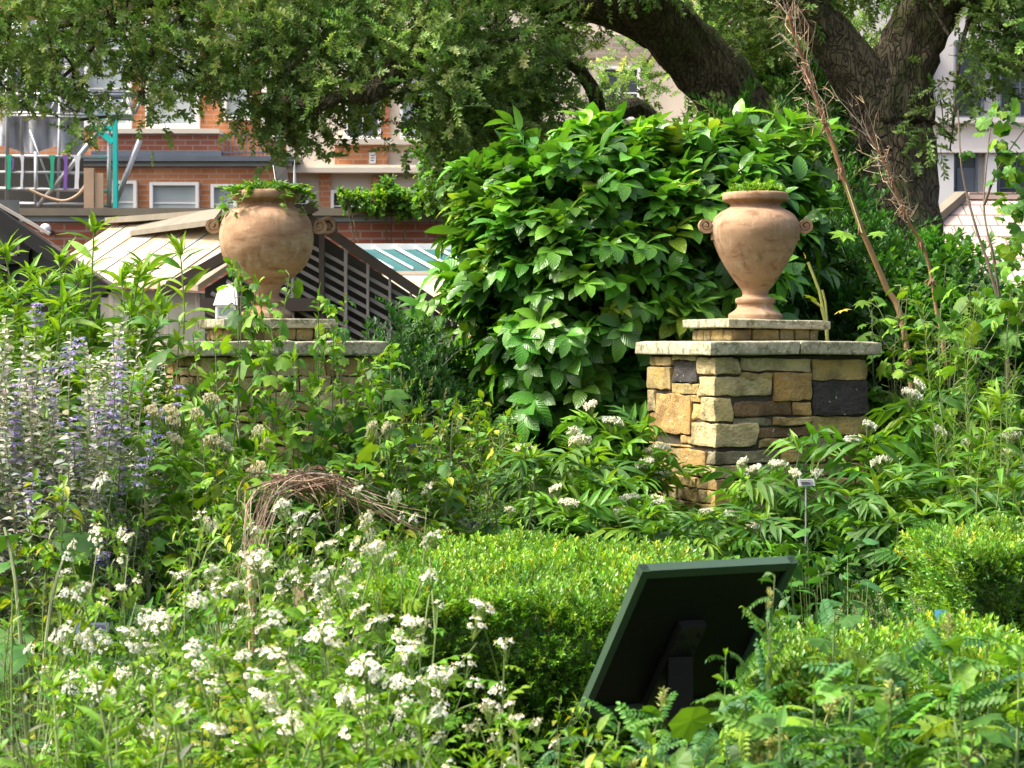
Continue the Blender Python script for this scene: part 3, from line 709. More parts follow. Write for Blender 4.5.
def lay_right(zc0):
    k = 1 / (2.953 * 199 * .905)     # zoomed px on the long face -> metres
    F_ = [(185, 385, 168, 207, CRM), (388, 566, 172, 234, TAN), (182, 275, 209, 230, TAN), (276, 386, 209, 292, ORA), (388, 566, 236, 334, BLK),
          (165, 330, 288, 334, BRN), (332, 386, 294, 334, ORA), (165, 276, 337, 360, GRY), (278, 386, 336, 362, TAN), (388, 566, 336, 390, TAN), (234, 386, 364, 396, BRN)]
    f = [((a - 112) * k, min((b - 112) * k, PW), (c - 160) / (2.953 * 199), (d - 160) / (2.953 * 199), np.array(e)) for a, b, c, d, e in F_]
    k2 = 1 / (5.9 * 199 * .425)
    L_ = [(62, 106, 335, 395, TAN), (108, 211, 338, 396, CRM), (213, 360, 362, 490, BLK), (213, 360, 326, 360, CRM), (50, 203, 398, 534, TAN * np.array([1, 1, .9]) if False else TAN),
          (205, 366, 492, 556, TAN), (42, 103, 537, 672, CRM), (105, 322, 558, 792, ORA), (324, 386, 558, 600, TAN), (324, 386, 602, 700, CRM), (30, 103, 674, 845, ORA)]
    yb = 326
    l = [((466 - b) * k2, min((466 - a) * k2, PW), (c - yb) / (5.9 * 199), (d - yb) / (5.9 * 199), np.array(e) * 1.0) for a, b, c, d, e in L_]
    C_ = [((182 - 112) * k, (466 - 362) * k2, 2 / 199, 19 / 199, CRM), ((274 - 112) * k, (466 - 368) * k2, 20 / 199, 39.5 / 199, CRM),
          ((163 - 112) * k, (466 - 388) * k2, 40 / 199, 64 / 199, CRM), ((232 - 112) * k, (466 - 325) * k2, 65 / 199, 88 / 199, CRM)]
    c = [(a, b, d0, d1, np.array(e)) for a, b, d0, d1, e in C_]
    dd = .405
    f += [((330 - 112) * k, PW, 80.5 / 199, 90 / 199, np.array(GRY)), ((234 - 112) * k, (330 - 112) * k, 80.5 / 199, 90 / 199, np.array(TAN))]
    l += [((466 - 322) * k2 + .001, PW, 88.5 / 199, 92 / 199, np.array(TAN)), (0.13, .42, 79.5 / 199, 88 / 199, np.array(TAN))]
    c += [(.34, .1, 91 / 199, 104 / 199, np.array(GRY))]
    f += [(.345, .6, 91 / 199, 104 / 199, np.array(TAN)), (.605, PW, 91 / 199, 104 / 199, np.array(BRN))]
    l += [(.105, .4, 92.5 / 199, 110 / 199, np.array(ORA)), (.405, PW, 92.5 / 199, 118 / 199, np.array(TAN))]
    f2, l2, c2 = courses(119 / 199, zc0, PW)
    f += [(0.16, .5, 105 / 199, 118 / 199, np.array(GRY)), (.505, PW, 105 / 199, 118 / 199, np.array(TAN))]; l += [(.2, .4, 111 / 199, 118 / 199, np.array(CRM))]
    c += [(.155, .19, 105 / 199, 118 / 199, np.array(CRM))]
    return f + f2, l + l2, c + c2
def lay_left(zc0):
    return courses(.004, zc0, PW)
pr, prx, pry, prz = pillar(710, 9.45, 'square stone pillar with black and ochre blocks under the taller urn', lay_right)
plft, plx, ply, plz = pillar(192.5, 9.0, 'square stone pillar half hidden by weeds under the squat urn', lay_left, radians(21.6))

# ------------------------------------------------------------------ urns
def scroll(r=.035, t=.014, wd=.034):
    """a rolled scroll handle seen from the side, curling outwards at the top of the shoulder"""
    pts = []
    for k in range(46):
        a = k / 45 * 2 * pi * 1.75
        rr = r * (1 - .78 * k / 45)
        pts.append((rr * cos(a + pi), 0, rr * sin(a + pi)))
    pts = [(r * -.98, 0, -.075), (r * -1.04, 0, -.035)] + pts
    v = []; f = []
    P_ = np.array(pts); tan = nrm(np.gradient(P_, axis=0)); n_ = np.stack([tan[:, 2], tan[:, 1] * 0, -tan[:, 0]], 1)
    for i, (p, q) in enumerate(zip(P_, n_)):
        th = t * (1 - .45 * i / len(P_)) / 2
        for sy, sn in ((-1, -1), (1, -1), (1, 1), (-1, 1)): v.append(p + np.array([0, sy * wd / 2, 0]) + q * sn * th)
    for i in range(len(P_) - 1):
        for j in range(4):
            a, b = 4 * i + j, 4 * i + (j + 1) % 4; f += [(a, b, b + 4), (a, b + 4, a + 4)]
    n4 = 4 * (len(P_) - 1); f += [(0, 2, 1), (0, 3, 2), (n4, n4 + 1, n4 + 2), (n4, n4 + 2, n4 + 3)]
    f.append((0, 1, 2)); 
    return merge([tpl(v, f), tube([(0, -wd * .56, 0), (0, wd * .56, 0)], r * .22, 10)])
def urn(name, loc, label, prof, hz, hx, mat, s=1.0):
    t = thing(name, label, 'urn', loc, radians(4))
    # split the profile into foot and body
    bodyp = [p for p in prof if p[2] == 'b']; footp = [p for p in prof if p[2] == 'f']; rimp = [p for p in prof if p[2] == 'r']
    def sm(pp, n): 
        q = smooth_path([(a, 0, b) for a, b, _ in pp], n); return [(max(a[0], .001), a[2]) for a in q]
    body = sm(bodyp, 44); inner = [(rimp[-1][0] - .03, rimp[-1][1] - .004), (rimp[-1][0] - .035, rimp[-1][1] - .05), (.001, rimp[-1][1] - .05)]
    o = part('body', lathe(body, 64), mat, t, True)
    o = part('rim', lathe(sm(rimp, 22) + inner, 64), mat, t); sharp(o, 50)
    o = part('foot', lathe([(.001, footp[0][1])] + sm(footp, 34), 64), mat, t); sharp(o, 50)
    for sg in (-1, 1):
        h = scroll(.038 * s, .017, .045)
        h = dict(h); v = h['v'].copy(); v[:, 0] *= -1 if False else 1
        v = v * [1, 1, 1]
        # hug the body: mirror so the stem leaves the shoulder
        if sg < 0: v[:, 0] = -v[:, 0]; h['f'] = h['f'][:, ::-1]
        v[:, 0] += sg * hx
        v[:, 2] += hz
        h['v'] = v.astype(np.float32)
        o = part('handle', h, mat, t); sharp(o, 45)
    return t
u = 1 / 199.0; u2 = .925
def pf(lst): return [(w_ * u / 2, z * u, k) for w_, z, k in lst]
U1 = pf([(54, 0, 'f'), (54, 4, 'f'), (52, 6, 'f'), (43, 9, 'f'), (37, 12, 'f'), (36, 15, 'f'), (39, 17, 'f'), (40, 19.5, 'f'), (38, 21.5, 'f'), (28, 23, 'f'), (25, 25, 'f'), (25, 27, 'f'),
         (25, 25, 'b'), (28, 30, 'b'), (40, 38, 'b'), (60, 53, 'b'), (77, 69, 'b'), (87, 84, 'b'), (88.5, 92, 'b'), (84, 100, 'b'), (72, 107, 'b'), (57, 111, 'b'), (50, 114, 'b'), (50, 116, 'b'),
         (50, 114, 'r'), (51, 116, 'r'), (58, 118, 'r'), (64, 119, 'r'), (66, 121, 'r'), (66, 125, 'r'), (63, 127, 'r'), (57, 127, 'r')])
urn1 = urn('terracotta_urn', (prx, pry, prz + .001), 'tall tapering terracotta urn with scroll handles on the right stone pillar', U1, .475, .252, M['terra1'])
U2 = pf([(52, 0, 'f'), (53, 4, 'f'), (50, 7, 'f'), (38, 11, 'f'), (32, 14, 'f'), (37, 17, 'f'), (36, 20, 'f'), (27, 23, 'f'), (25, 26, 'f'), (26, 28, 'f'),
         (26, 26, 'b'), (31, 34, 'b'), (52, 42, 'b'), (77, 54, 'b'), (91, 68, 'b'), (96, 82, 'b'), (94, 94, 'b'), (86, 105, 'b'), (72, 112, 'b'), (59, 116, 'b'), (56, 119, 'b'), (57, 121, 'b'),
         (57, 119, 'r'), (60, 121, 'r'), (67, 123, 'r'), (70, 125, 'r'), (70.5, 129, 'r'), (68, 132, 'r'), (62, 132, 'r')])
U2 = [(a * .94, b * u2, k) for a, b, k in U2]
urn2 = urn('terracotta_urn', (plx, ply, plz + .001), 'squat broad terracotta urn with scroll handles on the left stone pillar', U2, .448, .254, M['terra2'], .95)

# small lantern, solar lamp, sign, plant labels
def lantern(loc):
    t = thing('lantern', 'small white painted lantern standing beside the foot of the squat urn', 'lantern', loc, radians(12))
    part('base', [box(-.045, .045, -.045, .045, 0, .012), box(-.045, -.036, -.045, .045, .012, .06), box(.036, .045, -.045, .045, .012, .06),
                  box(-.036, .036, .036, .045, .012, .06), box(-.036, .036, -.045, -.038, .05, .06)], M['white'], t)
    part('pane', box(-.036, .036, -.041, -.038, .012, .05), M['blind'], t)
    part('roof', tpl([(-.055, -.055, .062), (.055, -.055, .062), (.055, .055, .062), (-.055, .055, .062), (-.03, 0, .15), (.045, 0, .17)], [(0, 1, 5), (0, 5, 4), (2, 3, 4), (2, 4, 5), (1, 2, 5), (3, 0, 4), (0, 2, 1), (0, 3, 2)]), M['white'], t)
lantern((plx - .17, ply - .19, plz + .001))
tz = plz + 132 * u * u2
sp = thing('solar_lamp', 'small black solar garden light on a stick in the squat urn', 'solar lamp', (plx + .09, ply - .06, tz - .04))
part('solar_panel', slab4([(-.035, -.02, .09), (.03, -.03, .075), (.012, .01, .15), (-.05, .02, .16)], .008, (0, -.5, .8)), M['signback'], sp)
part('panel_edge', [bar((-.037, -.024, .09), (-.052, .016, .162), .0025), bar((-.037, -.024, .088), (.032, -.034, .073), .0025)], M['white'], sp)
part('stake', tube([(0, 0, -.02), (-.005, 0, .11)], .006, 8), M['steel'], sp)
spk = thing('spiked_stake', 'grey pointed stake rising beside the solar lamp in the squat urn', 'stake', (plx + .14, ply - .03, tz - .05))
part('shaft', lathe([(.001, 0), (.012, .0), (.013, .07), (.016, .075), (.008, .09), (.006, .15), (.001, .2)], 10), M['steel'], spk, True)

def info_board():
    D0 = 4.6
    TL = P(640, 567, D0); wd = .425; a = radians(25); tl = radians(51); L = .515
    uu = np.array([cos(a), sin(a), 0]); vv = np.array([-sin(a) * cos(tl), cos(a) * cos(tl), -sin(tl)])
    BL = TL + vv * L; TRt = TL + uu * wd; BR = BL + uu * wd; nn = nrm(np.cross(vv, uu))
    if nn[1] > 0: nn = -nn      # underside normal, towards us and down
    base = (TL + TRt) / 2 + vv * L * .6; root = np.array([base[0], base[1], 0])
    t = thing('information_board', 'tilted dark green lectern sign seen from behind between the box hedges', 'sign', tuple(root))
    q = lambda p: np.asarray(p) - root
    th = .018
    part('panel', hull8([q(p + nn * .0) for p in (TL + uu*.012 + vv*.012, TRt - uu*.012 + vv*.012, BR - uu*.012 - vv*.012, BL + uu*.012 - vv*.012)], [q(p + nn * .006) for p in (TL + uu*.012 + vv*.012, TRt - uu*.012 + vv*.012, BR - uu*.012 - vv*.012, BL + uu*.012 - vv*.012)]), M['signback'], t)
    fr = []
    wv = .026
    for p0, p1, d in ((TL, TRt, vv), (BL, BR, -vv * 1.25)): fr.append((p0, p1, p1 + d * wv, p0 + d * wv))
    for p0, p1, d in ((TL, BL, uu), (TRt, BR, -uu)): fr.append((p0 + (p1-p0)*.0 , p1, p1 + d * wv * .8, p0 + d * wv * .8))
    ts = []
    for k, f4 in enumerate(fr):
        o_ = .0012 if k > 1 else 0
        ts.append(hull8([q(p + nn * (-.010 + o_)) for p in f4], [q(p + nn * (.014 + o_)) for p in f4]))
    o = part('frame', ts, M['signframe'], t)
    m = (TL + TRt) / 2 + uu * -.012
    top = m + vv * L * .36; bot = m + vv * L * .92
    part('support_plate', [hull8([q(p + nn * .008) for p in (top - uu*.035, top + uu*.035, bot + uu*.035, bot - uu*.035)], [q(p + nn * .03) for p in (top - uu*.035, top + uu*.035, bot + uu*.035, bot - uu*.035)])], M['blackwood'], t)
    pt = q(m + vv * L * .55 + nn * .02)
    for sx in (-.022, .022):
        for f_ in (.42, .5):
            bp = q(m + vv * L * f_ + uu * sx); part('bolt', tube([bp + nn * .028, bp + nn * .036], .005, 6), M['signback'], t)
    part('post', [box(pt[0] - .03, pt[0] + .03, pt[1] - .02, pt[1] + .04, -.05, pt[2] - .01)], M['signback'], t)
info_board()
def plant_label(px, py, D, label, h=.05, wd=.075, col=(.36, .36, .37), tilt=.5, ry=0.1, blue=False):
    p = P(px, py, D); t = thing('plant_label', label, 'plant label', (p[0], p[1], 0), ry)
    z = p[2]
    mt = simple('label_plate', col, 0.5, 10, .1)
    a = np.array([(-wd/2, 0, z), (wd/2, 0, z), (wd/2, h * tilt, z + h), (-wd/2, h * tilt, z + h)])
    part('plate', slab4(a, .003, (0, -.8, .5)), mt, t)
    ln = []
    for k in range(3):
        f0 = .25 + .22 * k; x1 = wd / 2 - .01 - .015 * (k % 2)
        c0 = np.array([-wd/2 + .008, h * tilt * f0 - .003, z + h * f0 + .003]); c1 = np.array([x1, c0[1], c0[2]])
        ln.append(bar(c0, c1, .004, .0015))
    part('engraving', ln, M['dark'], t)
    part('stake', tube([(0, .012, 0), (0, .012, z + h * .3)], .004, 6), M['steel'], t)
plant_label(807, 486, 8.6, 'grey engraved plant label on a stake before the right pillar', ry=.25, h=.03)
plant_label(474, 529, 8.7, 'dark plant label on a stake behind the large box hedge', col=(.1, .12, .14), h=.035, wd=.05)
plant_label(944, 637, 6.3, 'pale blue label card leaning against the right box hedge', col=(.10, .36, .46), h=.085, wd=.05, tilt=.2)
plant_label(92, 634, 5.6, 'small blue-grey plant label low among the feverfew', col=(.06, .08, .14), h=.03, wd=.09)

# ------------------------------------------------------------------ leaf and spray templates
G = dict(
    lime=(.15, .30, .022), bright=(.088, .225, .022), mid=(.052, .155, .02), deep=(.034, .11, .018), dark=(.022, .07, .016),
    oak=(.20, .32, .09), oakl=(.31, .43, .16), oakd=(.12, .21, .06), olive=(.13, .15, .04), yel=(.27, .33, .025),
    grey=(.17, .22, .13), blue=(.045, .15, .045), stem=(.16, .22, .06), brown=(.22, .12, .06), straw=(.50, .38, .25), straw2=(.34, .23, .14))
LANCE = leaf([(0, 0), (.25, .10), (.55, .115), (1, 0)], .3, .25)
LANCE2 = leaf([(0, 0), (.15, .07), (.4, .11), (.7, .08), (1, 0)], .35, .45)
SMALL = leaf([(0, 0), (.5, .24), (1, 0)], .3, .1)
OVAL = leaf([(0, 0), (.22, .2), (.5, .27), (.8, .16), (1, 0)], .25, .3)
BIG = leaf([(0, 0), (.09, .12), (.28, .25), (.52, .29), (.76, .22), (.92, .09), (1, 0)], .2, .4)
def lobes(n, depth, base=.42, peak=0.0):
    return lambda a: base * (1 + peak * cos(a)) * (1 - depth * (0.5 - 0.5 * cos(n * a)) ) * (1 if abs(a) < 2.9 else .6)
LOBED = fan_leaf(lobes(5, .33, .5), 21, .12, .35, .12)
LOBED3 = fan_leaf(lobes(7, .2, .5), 23, .15, .4, .16)
ROUND = fan_leaf(lambda a: .5 * (1 + .06 * cos(9 * a)), 17, .15, .35, .1)
HEART = fan_leaf(lambda a: .46 * (1.15 if abs(a) > 2.2 else 1) * (1 + .3 * max(0, cos(a)) ** 6), 17, .18, .55, -.1)
MAPLE = fan_leaf(lambda a: .5 * (1 - .45 * abs(sin(3.5 * a)) ** 1.2 * (abs(a) < 2.7)), 29, .1, .3, .1)

def twig(L, leaves, lf, size, ang=50, droop=0.1, stemr=.0015, stemc=(.8, .7, .5), whorl=1, sz0=.75, up=0.2, pal=None, rng=None, stem=True, tipup=True):
    """a small shoot along +Y: leaf template lf arranged spirally"""
    t_ = np.repeat(np.linspace(.12, 1, max(leaves // whorl, 1)), whorl); n = len(t_)
    ph = np.arange(n) * 2.4 if whorl == 1 else (np.arange(n) % whorl) * 2 * pi / whorl + (np.arange(n) // whorl) * 1.57
    ph = ph + RNG.uniform(-.3, .3, n)
    pos = np.stack([np.zeros(n), t_ * L, -droop * L * t_ ** 2], 1)
    a = np.radians(ang) * (1 - .45 * t_) * RNG.uniform(.8, 1.2, n)
    d = np.stack([np.sin(a) * np.cos(ph), np.cos(a), np.sin(a) * np.sin(ph) + up], 1)
    nn = np.stack([-np.cos(ph) * .6, np.full(n, .5), np.sin(ph) * -.4 + .9], 1)
    s = size * RNG.uniform(.75, 1.15, n) * (sz0 + (1 - sz0) * np.sin(pi * np.clip(t_, 0, .9)))
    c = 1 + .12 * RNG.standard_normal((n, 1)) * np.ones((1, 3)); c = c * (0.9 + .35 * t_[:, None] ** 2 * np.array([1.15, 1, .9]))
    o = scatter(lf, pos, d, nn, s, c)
    if not stem: return o
    st = tube([(0, -.02, 0), (0, L * .5, -droop * L * .25), (0, L, -droop * L)], [stemr * 1.4, stemr, stemr * .5], 3, stemc, cap=False)
    return merge([o, st])
def blob_points(blobs, n, shell=.5):
    """blobs: (centre(3), radii(3), weight) -> points, outward directions"""
    c = np.array([b[0] for b in blobs]); r = np.array([b[1] for b in blobs]); w_ = np.array([b[2] if len(b) > 2 else b[1][0] * b[1][2] for b in blobs], float)
    i = RNG.choice(len(blobs), n, p=w_ / w_.sum()); d = rdir(n)
    rad = RNG.random(n) ** (1 / 3 * (1 - shell)) if shell < 1 else np.ones(n)
    p = c[i] + d * r[i] * rad[:, None]
    return p, nrm(d / r[i]), rad
def clumped(blobs, nclump, per, sig, shell=.5):
    p, d, rad = blob_points(blobs, nclump, shell)
    tone = RNG.standard_normal(nclump)
    i = np.repeat(np.arange(nclump), per)
    return p[i] + RNG.standard_normal((len(i), 3)) * sig, d[i], tone[i]
def spray_mass(tpls, pos, d, n, s, col):
    k = RNG.integers(0, len(tpls), len(pos)); out_ = []
    for j, t in enumerate(tpls):
        m_ = k == j
        if m_.any(): out_.append(scatter(t, pos[m_], d[m_], n[m_] if np.ndim(n) > 1 else n, s[m_], col[m_]))
    return merge(out_)
def pxblob(px, py, D, rx, ry, rd=None, w_=None):
    if 14 <= D <= 18 and py < 150: rx, ry, py = max(rx - 8, rx * .75), max(ry - 8, ry * .7), py + 1
    if D < 12.3 and D > 10.9: rx, ry = max(rx - 16, rx * .6), max(ry - 16, ry * .6)
    s = D / F
    r = (rx * s, rd if rd else rx * s, ry * s)
    return (P(px, py, D), r, w_ if w_ else rx * ry * 1.0)

# ------------------------------------------------------------------ oak trees
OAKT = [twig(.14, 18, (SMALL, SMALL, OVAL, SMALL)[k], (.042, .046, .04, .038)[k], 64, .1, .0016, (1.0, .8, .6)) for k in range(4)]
def limb(px_pts, radii, n=26, wob=.07, sides=14):
    pts = smooth_path([P(*p) for p in px_pts], n)
    r = np.interp(np.linspace(0, 1, n), np.linspace(0, 1, len(radii)), radii)
    pts = pts + RNG.standard_normal(pts.shape) * r[:, None] * .06
    sides = 40; t = tube(pts, r, sides, wob=.012)
    k = np.arange(n * sides); i_, j_ = k // sides, k % sides; th = j_ / sides * 2 * pi
    rid = sum(np.sin(m * th + i_ * f + p_) * a_ for m, f, p_, a_ in ((5, .35, 1, .05), (9, -.5, 2, .035), (14, .8, 0, .03), (3, .2, 4, .05)))
    v = t['v']; c_ = np.repeat(pts, sides, 0); v[:n * sides] = c_ + (v[:n * sides] - c_) * (1 + rid)[:, None]
    return t
def oak(label, rootxy, trunk, limbs, blobs, nclump, per, size=1.0, cols=('oak', 'oakl', 'oakd'), wts=(.5, .3, .2)):
    t = thing('oak_tree', label, 'tree', (rootxy[0], rootxy[1], 0))
    org = np.array([rootxy[0], rootxy[1], 0])
    def loc(q): q = dict(q); q['v'] = (q['v'] - org).astype(np.float32); return q
    o = part('trunk', loc(merge(trunk)), M['bark'], t, True)
    for l in limbs: part('limb', loc(l), M['bark'], t, True)
    p, d, tone = clumped(blobs, nclump, per, .10, .45)
    n = len(p)
    dd = nrm(d * .6 + rdir(n) * .6 + np.array([0, 0, .12])); nn = nrm(rdir(n) * .35 + np.array([0, 0, 1]))
    col = palette([G[c] for c in cols], n, wts, .12, .06) * (1 + .22 * tone[:, None])
    col = np.clip(col, .01, .5)
    tw = []
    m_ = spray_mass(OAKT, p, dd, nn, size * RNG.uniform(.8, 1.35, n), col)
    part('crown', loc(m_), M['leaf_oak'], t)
    # fine branches reaching into the leaf clumps
    c = np.array([b[0] for b in blobs]); br = []
    ends = p[::per][:240]
    for e in ends:
        j = np.argmin(((c - e) ** 2).sum(1)); s_ = c[j] + rdir(1)[0] * .1
        k = smooth_path([s_, (s_ + e) / 2 + RNG.standard_normal(3) * .08, e], 7)
        br.append(tube(k, [.014, .012, .010, .008, .006, .004, .003], 4, cap=False))
    for b_ in br[:70]: part('branch', loc(b_), M['bark'], t)
    o = part('twigs', loc(merge(br[70:])), M['bark'], t); o['kind'] = 'stuff'
    return t
B2 = [pxblob(*b) for b in (
    (0, 15, 15, 80, 50, .8), (60, 62, 14.6, 34, 30, .4), (85, 115, 14.6, 34, 14, .3, 500), (20, 80, 14.8, 24, 18, .3, 300), (120, 28, 15, 70, 45, .8), (175, 55, 15, 50, 36, .6), (150, 96, 14.6, 24, 18, .3, 260),
    (240, 40, 15, 70, 50, .8), (215, 78, 14.6, 26, 22, .3), (275, 92, 15, 45, 38, .5), (285, 118, 15, 48, 30, .5), (300, 140, 14.9, 30, 14, .3), (330, 55, 14.6, 70, 50, .8), (300, 20, 15, 70, 40, .8), (345, 108, 14.8, 22, 24, .3),
    (400, 35, 14.6, 70, 40, .8), (455, 80, 14.6, 52, 62, .7), (435, 118, 14.8, 26, 34, .3), (480, 135, 15.2, 34, 26, .3), (525, 118, 15.4, 40, 24, .4), (500, 40, 15, 70, 60, .8), (505, 100, 15.3, 50, 42, .6), (560, 70, 15.6, 36, 44, .5), (560, 125, 16, 50, 25, .4),
    (60, -40, 15, 120, 45, 1.2), (240, -40, 15, 120, 50, 1.3), (420, -40, 15, 120, 50, 1.3), (580, -30, 15.2, 90, 40, 1), (650, -30, 14.8, 50, 22, .4), (-90, 10, 15, 70, 70, .8), (620, 100, 17.2, 40, 40, .4, 500), (640, 60, 17.5, 30, 30, .4, 300),
    (730, 40, 17.4, 60, 60, .4), (800, 90, 17.8, 60, 70, .4), (100, -110, 15, 150, 50, 1.5), (380, -115, 15, 160, 50, 1.5), (620, -100, 15.5, 120, 50, 1.4))]
trunk2 = [limb([(815, 330, 16.4), (800, 250, 16.2), (765, 160, 16), (722, 88, 15.8), (672, 34, 15.6), (628, -8, 15.3), (590, -60, 15.0)], [.36, .33, .26, .25, .23, .2, .17])]
limbs2 = [limb([(660, 30, 15.6), (600, 8, 15.4), (540, 4, 15.2), (470, -12, 15), (400, -30, 14.8)], [.15, .12, .10, .07, .05], 20),
          limb([(800, 240, 16.3), (700, 190, 16.4), (640, 110, 16.2), (600, 128, 16), (575, 148, 15.9), (560, 165, 15.9)], [.14, .10, .07, .08, .06, .04], 20),
          limb([(590, 128, 16), (598, 108, 15.9), (582, 72, 15.7), (556, 58, 15.5), (530, 40, 15.4)], [.07, .06, .05, .035, .02], 16),
          limb([(470, -12, 15), (425, 40, 14.7), (395, 70, 14.35), (370, 94, 14.3), (345, 94, 14.3), (318, 104, 14.3), (285, 98, 14.4)], [.10, .09, .085, .075, .05, .045, .025], 26),
          limb([(400, -30, 14.8), (300, -20, 14.9), (200, -5, 15), (120, 12, 15), (40, 30, 15)], [.07, .06, .05, .04, .02], 22),
          limb([(200, -5, 15), (170, 30, 14.9), (150, 55, 14.8), (125, 72, 14.7)], [.03, .025, .02, .012], 12),
          limb([(120, 12, 15), (90, 50, 14.8), (60, 80, 14.7)], [.025, .02, .01], 10),
          limb([(390, 72, 14.9), (380, 40, 14.7), (350, 15, 14.7)], [.05, .035, .02], 10)]
oak('leaning evergreen oak with low limbs sweeping left over the urns', (X(815, 16.4), 16.4), [limb([(820, 640, 16.5), (816, 480, 16.5), (815, 330, 16.4)], [.42, .38, .36]), trunk2[0]], limbs2, B2, 1500, 8)
B1 = [pxblob(*b) for b in (
    (780, -10, 14.8, 50, 24, .4), (765, 55, 16.8, 30, 50, .4), (730, 30, 16.8, 50, 40, .5), (860, 60, 17.5, 50, 45, .5), (700, -50, 14.6, 60, 30, .5), (985, -20, 14.4, 55, 26, .5), (952, 20, 14.4, 10, 20, .2, 120), (958, 75, 14.4, 13, 42, .3, 330),
    (1000, 35, 14.4, 26, 26, .3, 330), (935, 130, 14.4, 10, 20, .2, 90), (1018, 60, 14.4, 14, 26, .3, 150), (850, -60, 15, 130, 50, 1.2), (1020, -60, 15, 100, 50, 1.2), (1090, 20, 15, 60, 60, .8), (840, 130, 17.6, 30, 50, .4, 400), (980, 95, 14.5, 18, 18, .2, 90))]
trunk1 = [limb([(892, 620, 15), (893, 400, 15), (898, 260, 15), (900, 170, 15), (893, 118, 15), (905, 60, 14.95), (928, 8, 14.9), (950, -50, 14.8)], [.40, .35, .30, .265, .30, .235, .22, .2], 34, .1, 18)]
limbs1 = [limb([(893, 140, 15), (872, 92, 14.9), (838, 46, 14.8), (812, 14, 14.7), (790, -30, 14.6)], [.22, .21, .17, .15, .13], 18, .1, 16),
          limb([(935, -5, 14.9), (975, 5, 14.7), (1010, 30, 14.5), (1024, 70, 14.5)], [.05, .035, .02, .01], 14),
          limb([(975, 5, 14.7), (960, 50, 14.5), (956, 100, 14.4), (950, 150, 14.4)], [.02, .014, .01, .005], 14)]
oak('evergreen oak with thick trunk forking in front of the white building', (X(892, 15), 15), trunk1, limbs1, B1, 760, 7, 1.0, ('oak', 'oakl', 'oakd'), (.45, .2, .35))

# ------------------------------------------------------------------ shrubs
def shrub(name, label, cat, blobs, tpls, nclump, per, sig, cols, wts, mat, size=1.0, up=.5, out_w=.8, droop=0, px=None, D=None, tonev=.18, shell=.6, stems=7, group=None, stemr=.02):
    cx = np.mean([b[0] for b in blobs], axis=0); org = np.array([cx[0], cx[1], 0])
    t = thing(name, label, cat, tuple(org), 0, group)
    p, d, tone = clumped(blobs, nclump, per, sig, shell); keep = p[:, 2] > .02; p, d, tone = p[keep], d[keep], tone[keep]
    n = len(p); dd = nrm(d * out_w + rdir(n) * .45 + np.array([0, 0, up]))
    nn = nrm(rdir(n) * .3 + np.array([0, 0, 1]) + d * .4)
    col = np.clip(palette([G[c] if isinstance(c, str) else c for c in cols], n, wts, .12, .06) * (1 + tonev * tone[:, None]), .005, .6)
    m_ = spray_mass(tpls, p, dd, nn, size * RNG.uniform(.62, 1.28, n), col); m_['v'] -= org.astype(np.float32)
    part('foliage', m_, M[mat], t, mat == 'leaf_gloss')
    st = []
    for k in range(stems):
        b = blobs[RNG.integers(len(blobs))]; e = b[0] + rdir(1)[0] * np.array(b[1]) * .7
        s_ = org + np.array([RNG.uniform(-.15, .15), RNG.uniform(-.12, .12), 0])
        st.append(tube(smooth_path([s_, (s_ * .45 + e * .55) + RNG.standard_normal(3) * .08, e], 10) - org, np.linspace(stemr, stemr * .3, 10), 6))
    part('stems', merge(st), M['bark'], t)
    return t
LAUR = [twig(.17, 11, BIG, .128, 66, .1 + .1 * k, .004, (.9, 1.2, .4), up=-.15 - .12 * k) for k in range(4)]
shrub('laurel_bush', 'large bright glossy broad leaved bush filling the space between the two pillars', 'bush',
      [pxblob(*b) for b in ((630, 270, 11.6, 150, 120, .7), (700, 225, 11.8, 110, 82, .6), (575, 225, 11.4, 90, 80, .6), (520, 270, 11.3, 52, 75, .5), (502, 205, 11.6, 38, 40, .35), (555, 205, 11.6, 55, 50, .4), (650, 178, 11.8, 80, 40, .4), (740, 180, 12, 75, 45, .5),
                            (545, 360, 11.3, 75, 85, .5), (610, 390, 11.3, 70, 80, .5), (650, 420, 11.4, 60, 60, .4), (482, 330, 11.2, 30, 26, .25), (580, 300, 11.0, 100, 100, .4), (790, 190, 12.2, 30, 40, .3), (478, 255, 11.3, 20, 22, .2))],
      LAUR, 760, 3, .08, ((.065, .21, .025), (.11, .29, .03), 'mid', 'deep', (.2, .33, .04)), (.42, .22, .23, .09, .04), 'leaf_gloss', 1.0, .35, .8, shell=.72, stems=12)
YEW = [twig(.16, 16, LANCE, .05, 50, .2, .002, (.8, .6, .4)), twig(.14, 12, SMALL, .05, 55, .3, .002, (.8, .6, .4))]
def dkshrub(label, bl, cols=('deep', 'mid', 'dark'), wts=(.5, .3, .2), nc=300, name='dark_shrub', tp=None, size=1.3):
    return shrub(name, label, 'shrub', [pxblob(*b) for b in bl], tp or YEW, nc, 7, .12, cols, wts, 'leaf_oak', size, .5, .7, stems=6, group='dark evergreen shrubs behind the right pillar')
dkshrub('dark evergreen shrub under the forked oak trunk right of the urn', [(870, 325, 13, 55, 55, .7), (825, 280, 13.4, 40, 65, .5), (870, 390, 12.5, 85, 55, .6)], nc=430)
dkshrub('tall dark foliage mass between the leaning trunk and the forked trunk', [(785, 195, 14.6, 40, 45, .6), (800, 120, 16.6, 40, 50, .4), (755, 150, 14.6, 30, 24, .4), (882, 300, 14.2, 32, 26, .4)], ('deep', 'mid', 'oak'), (.4, .3, .3), 360)
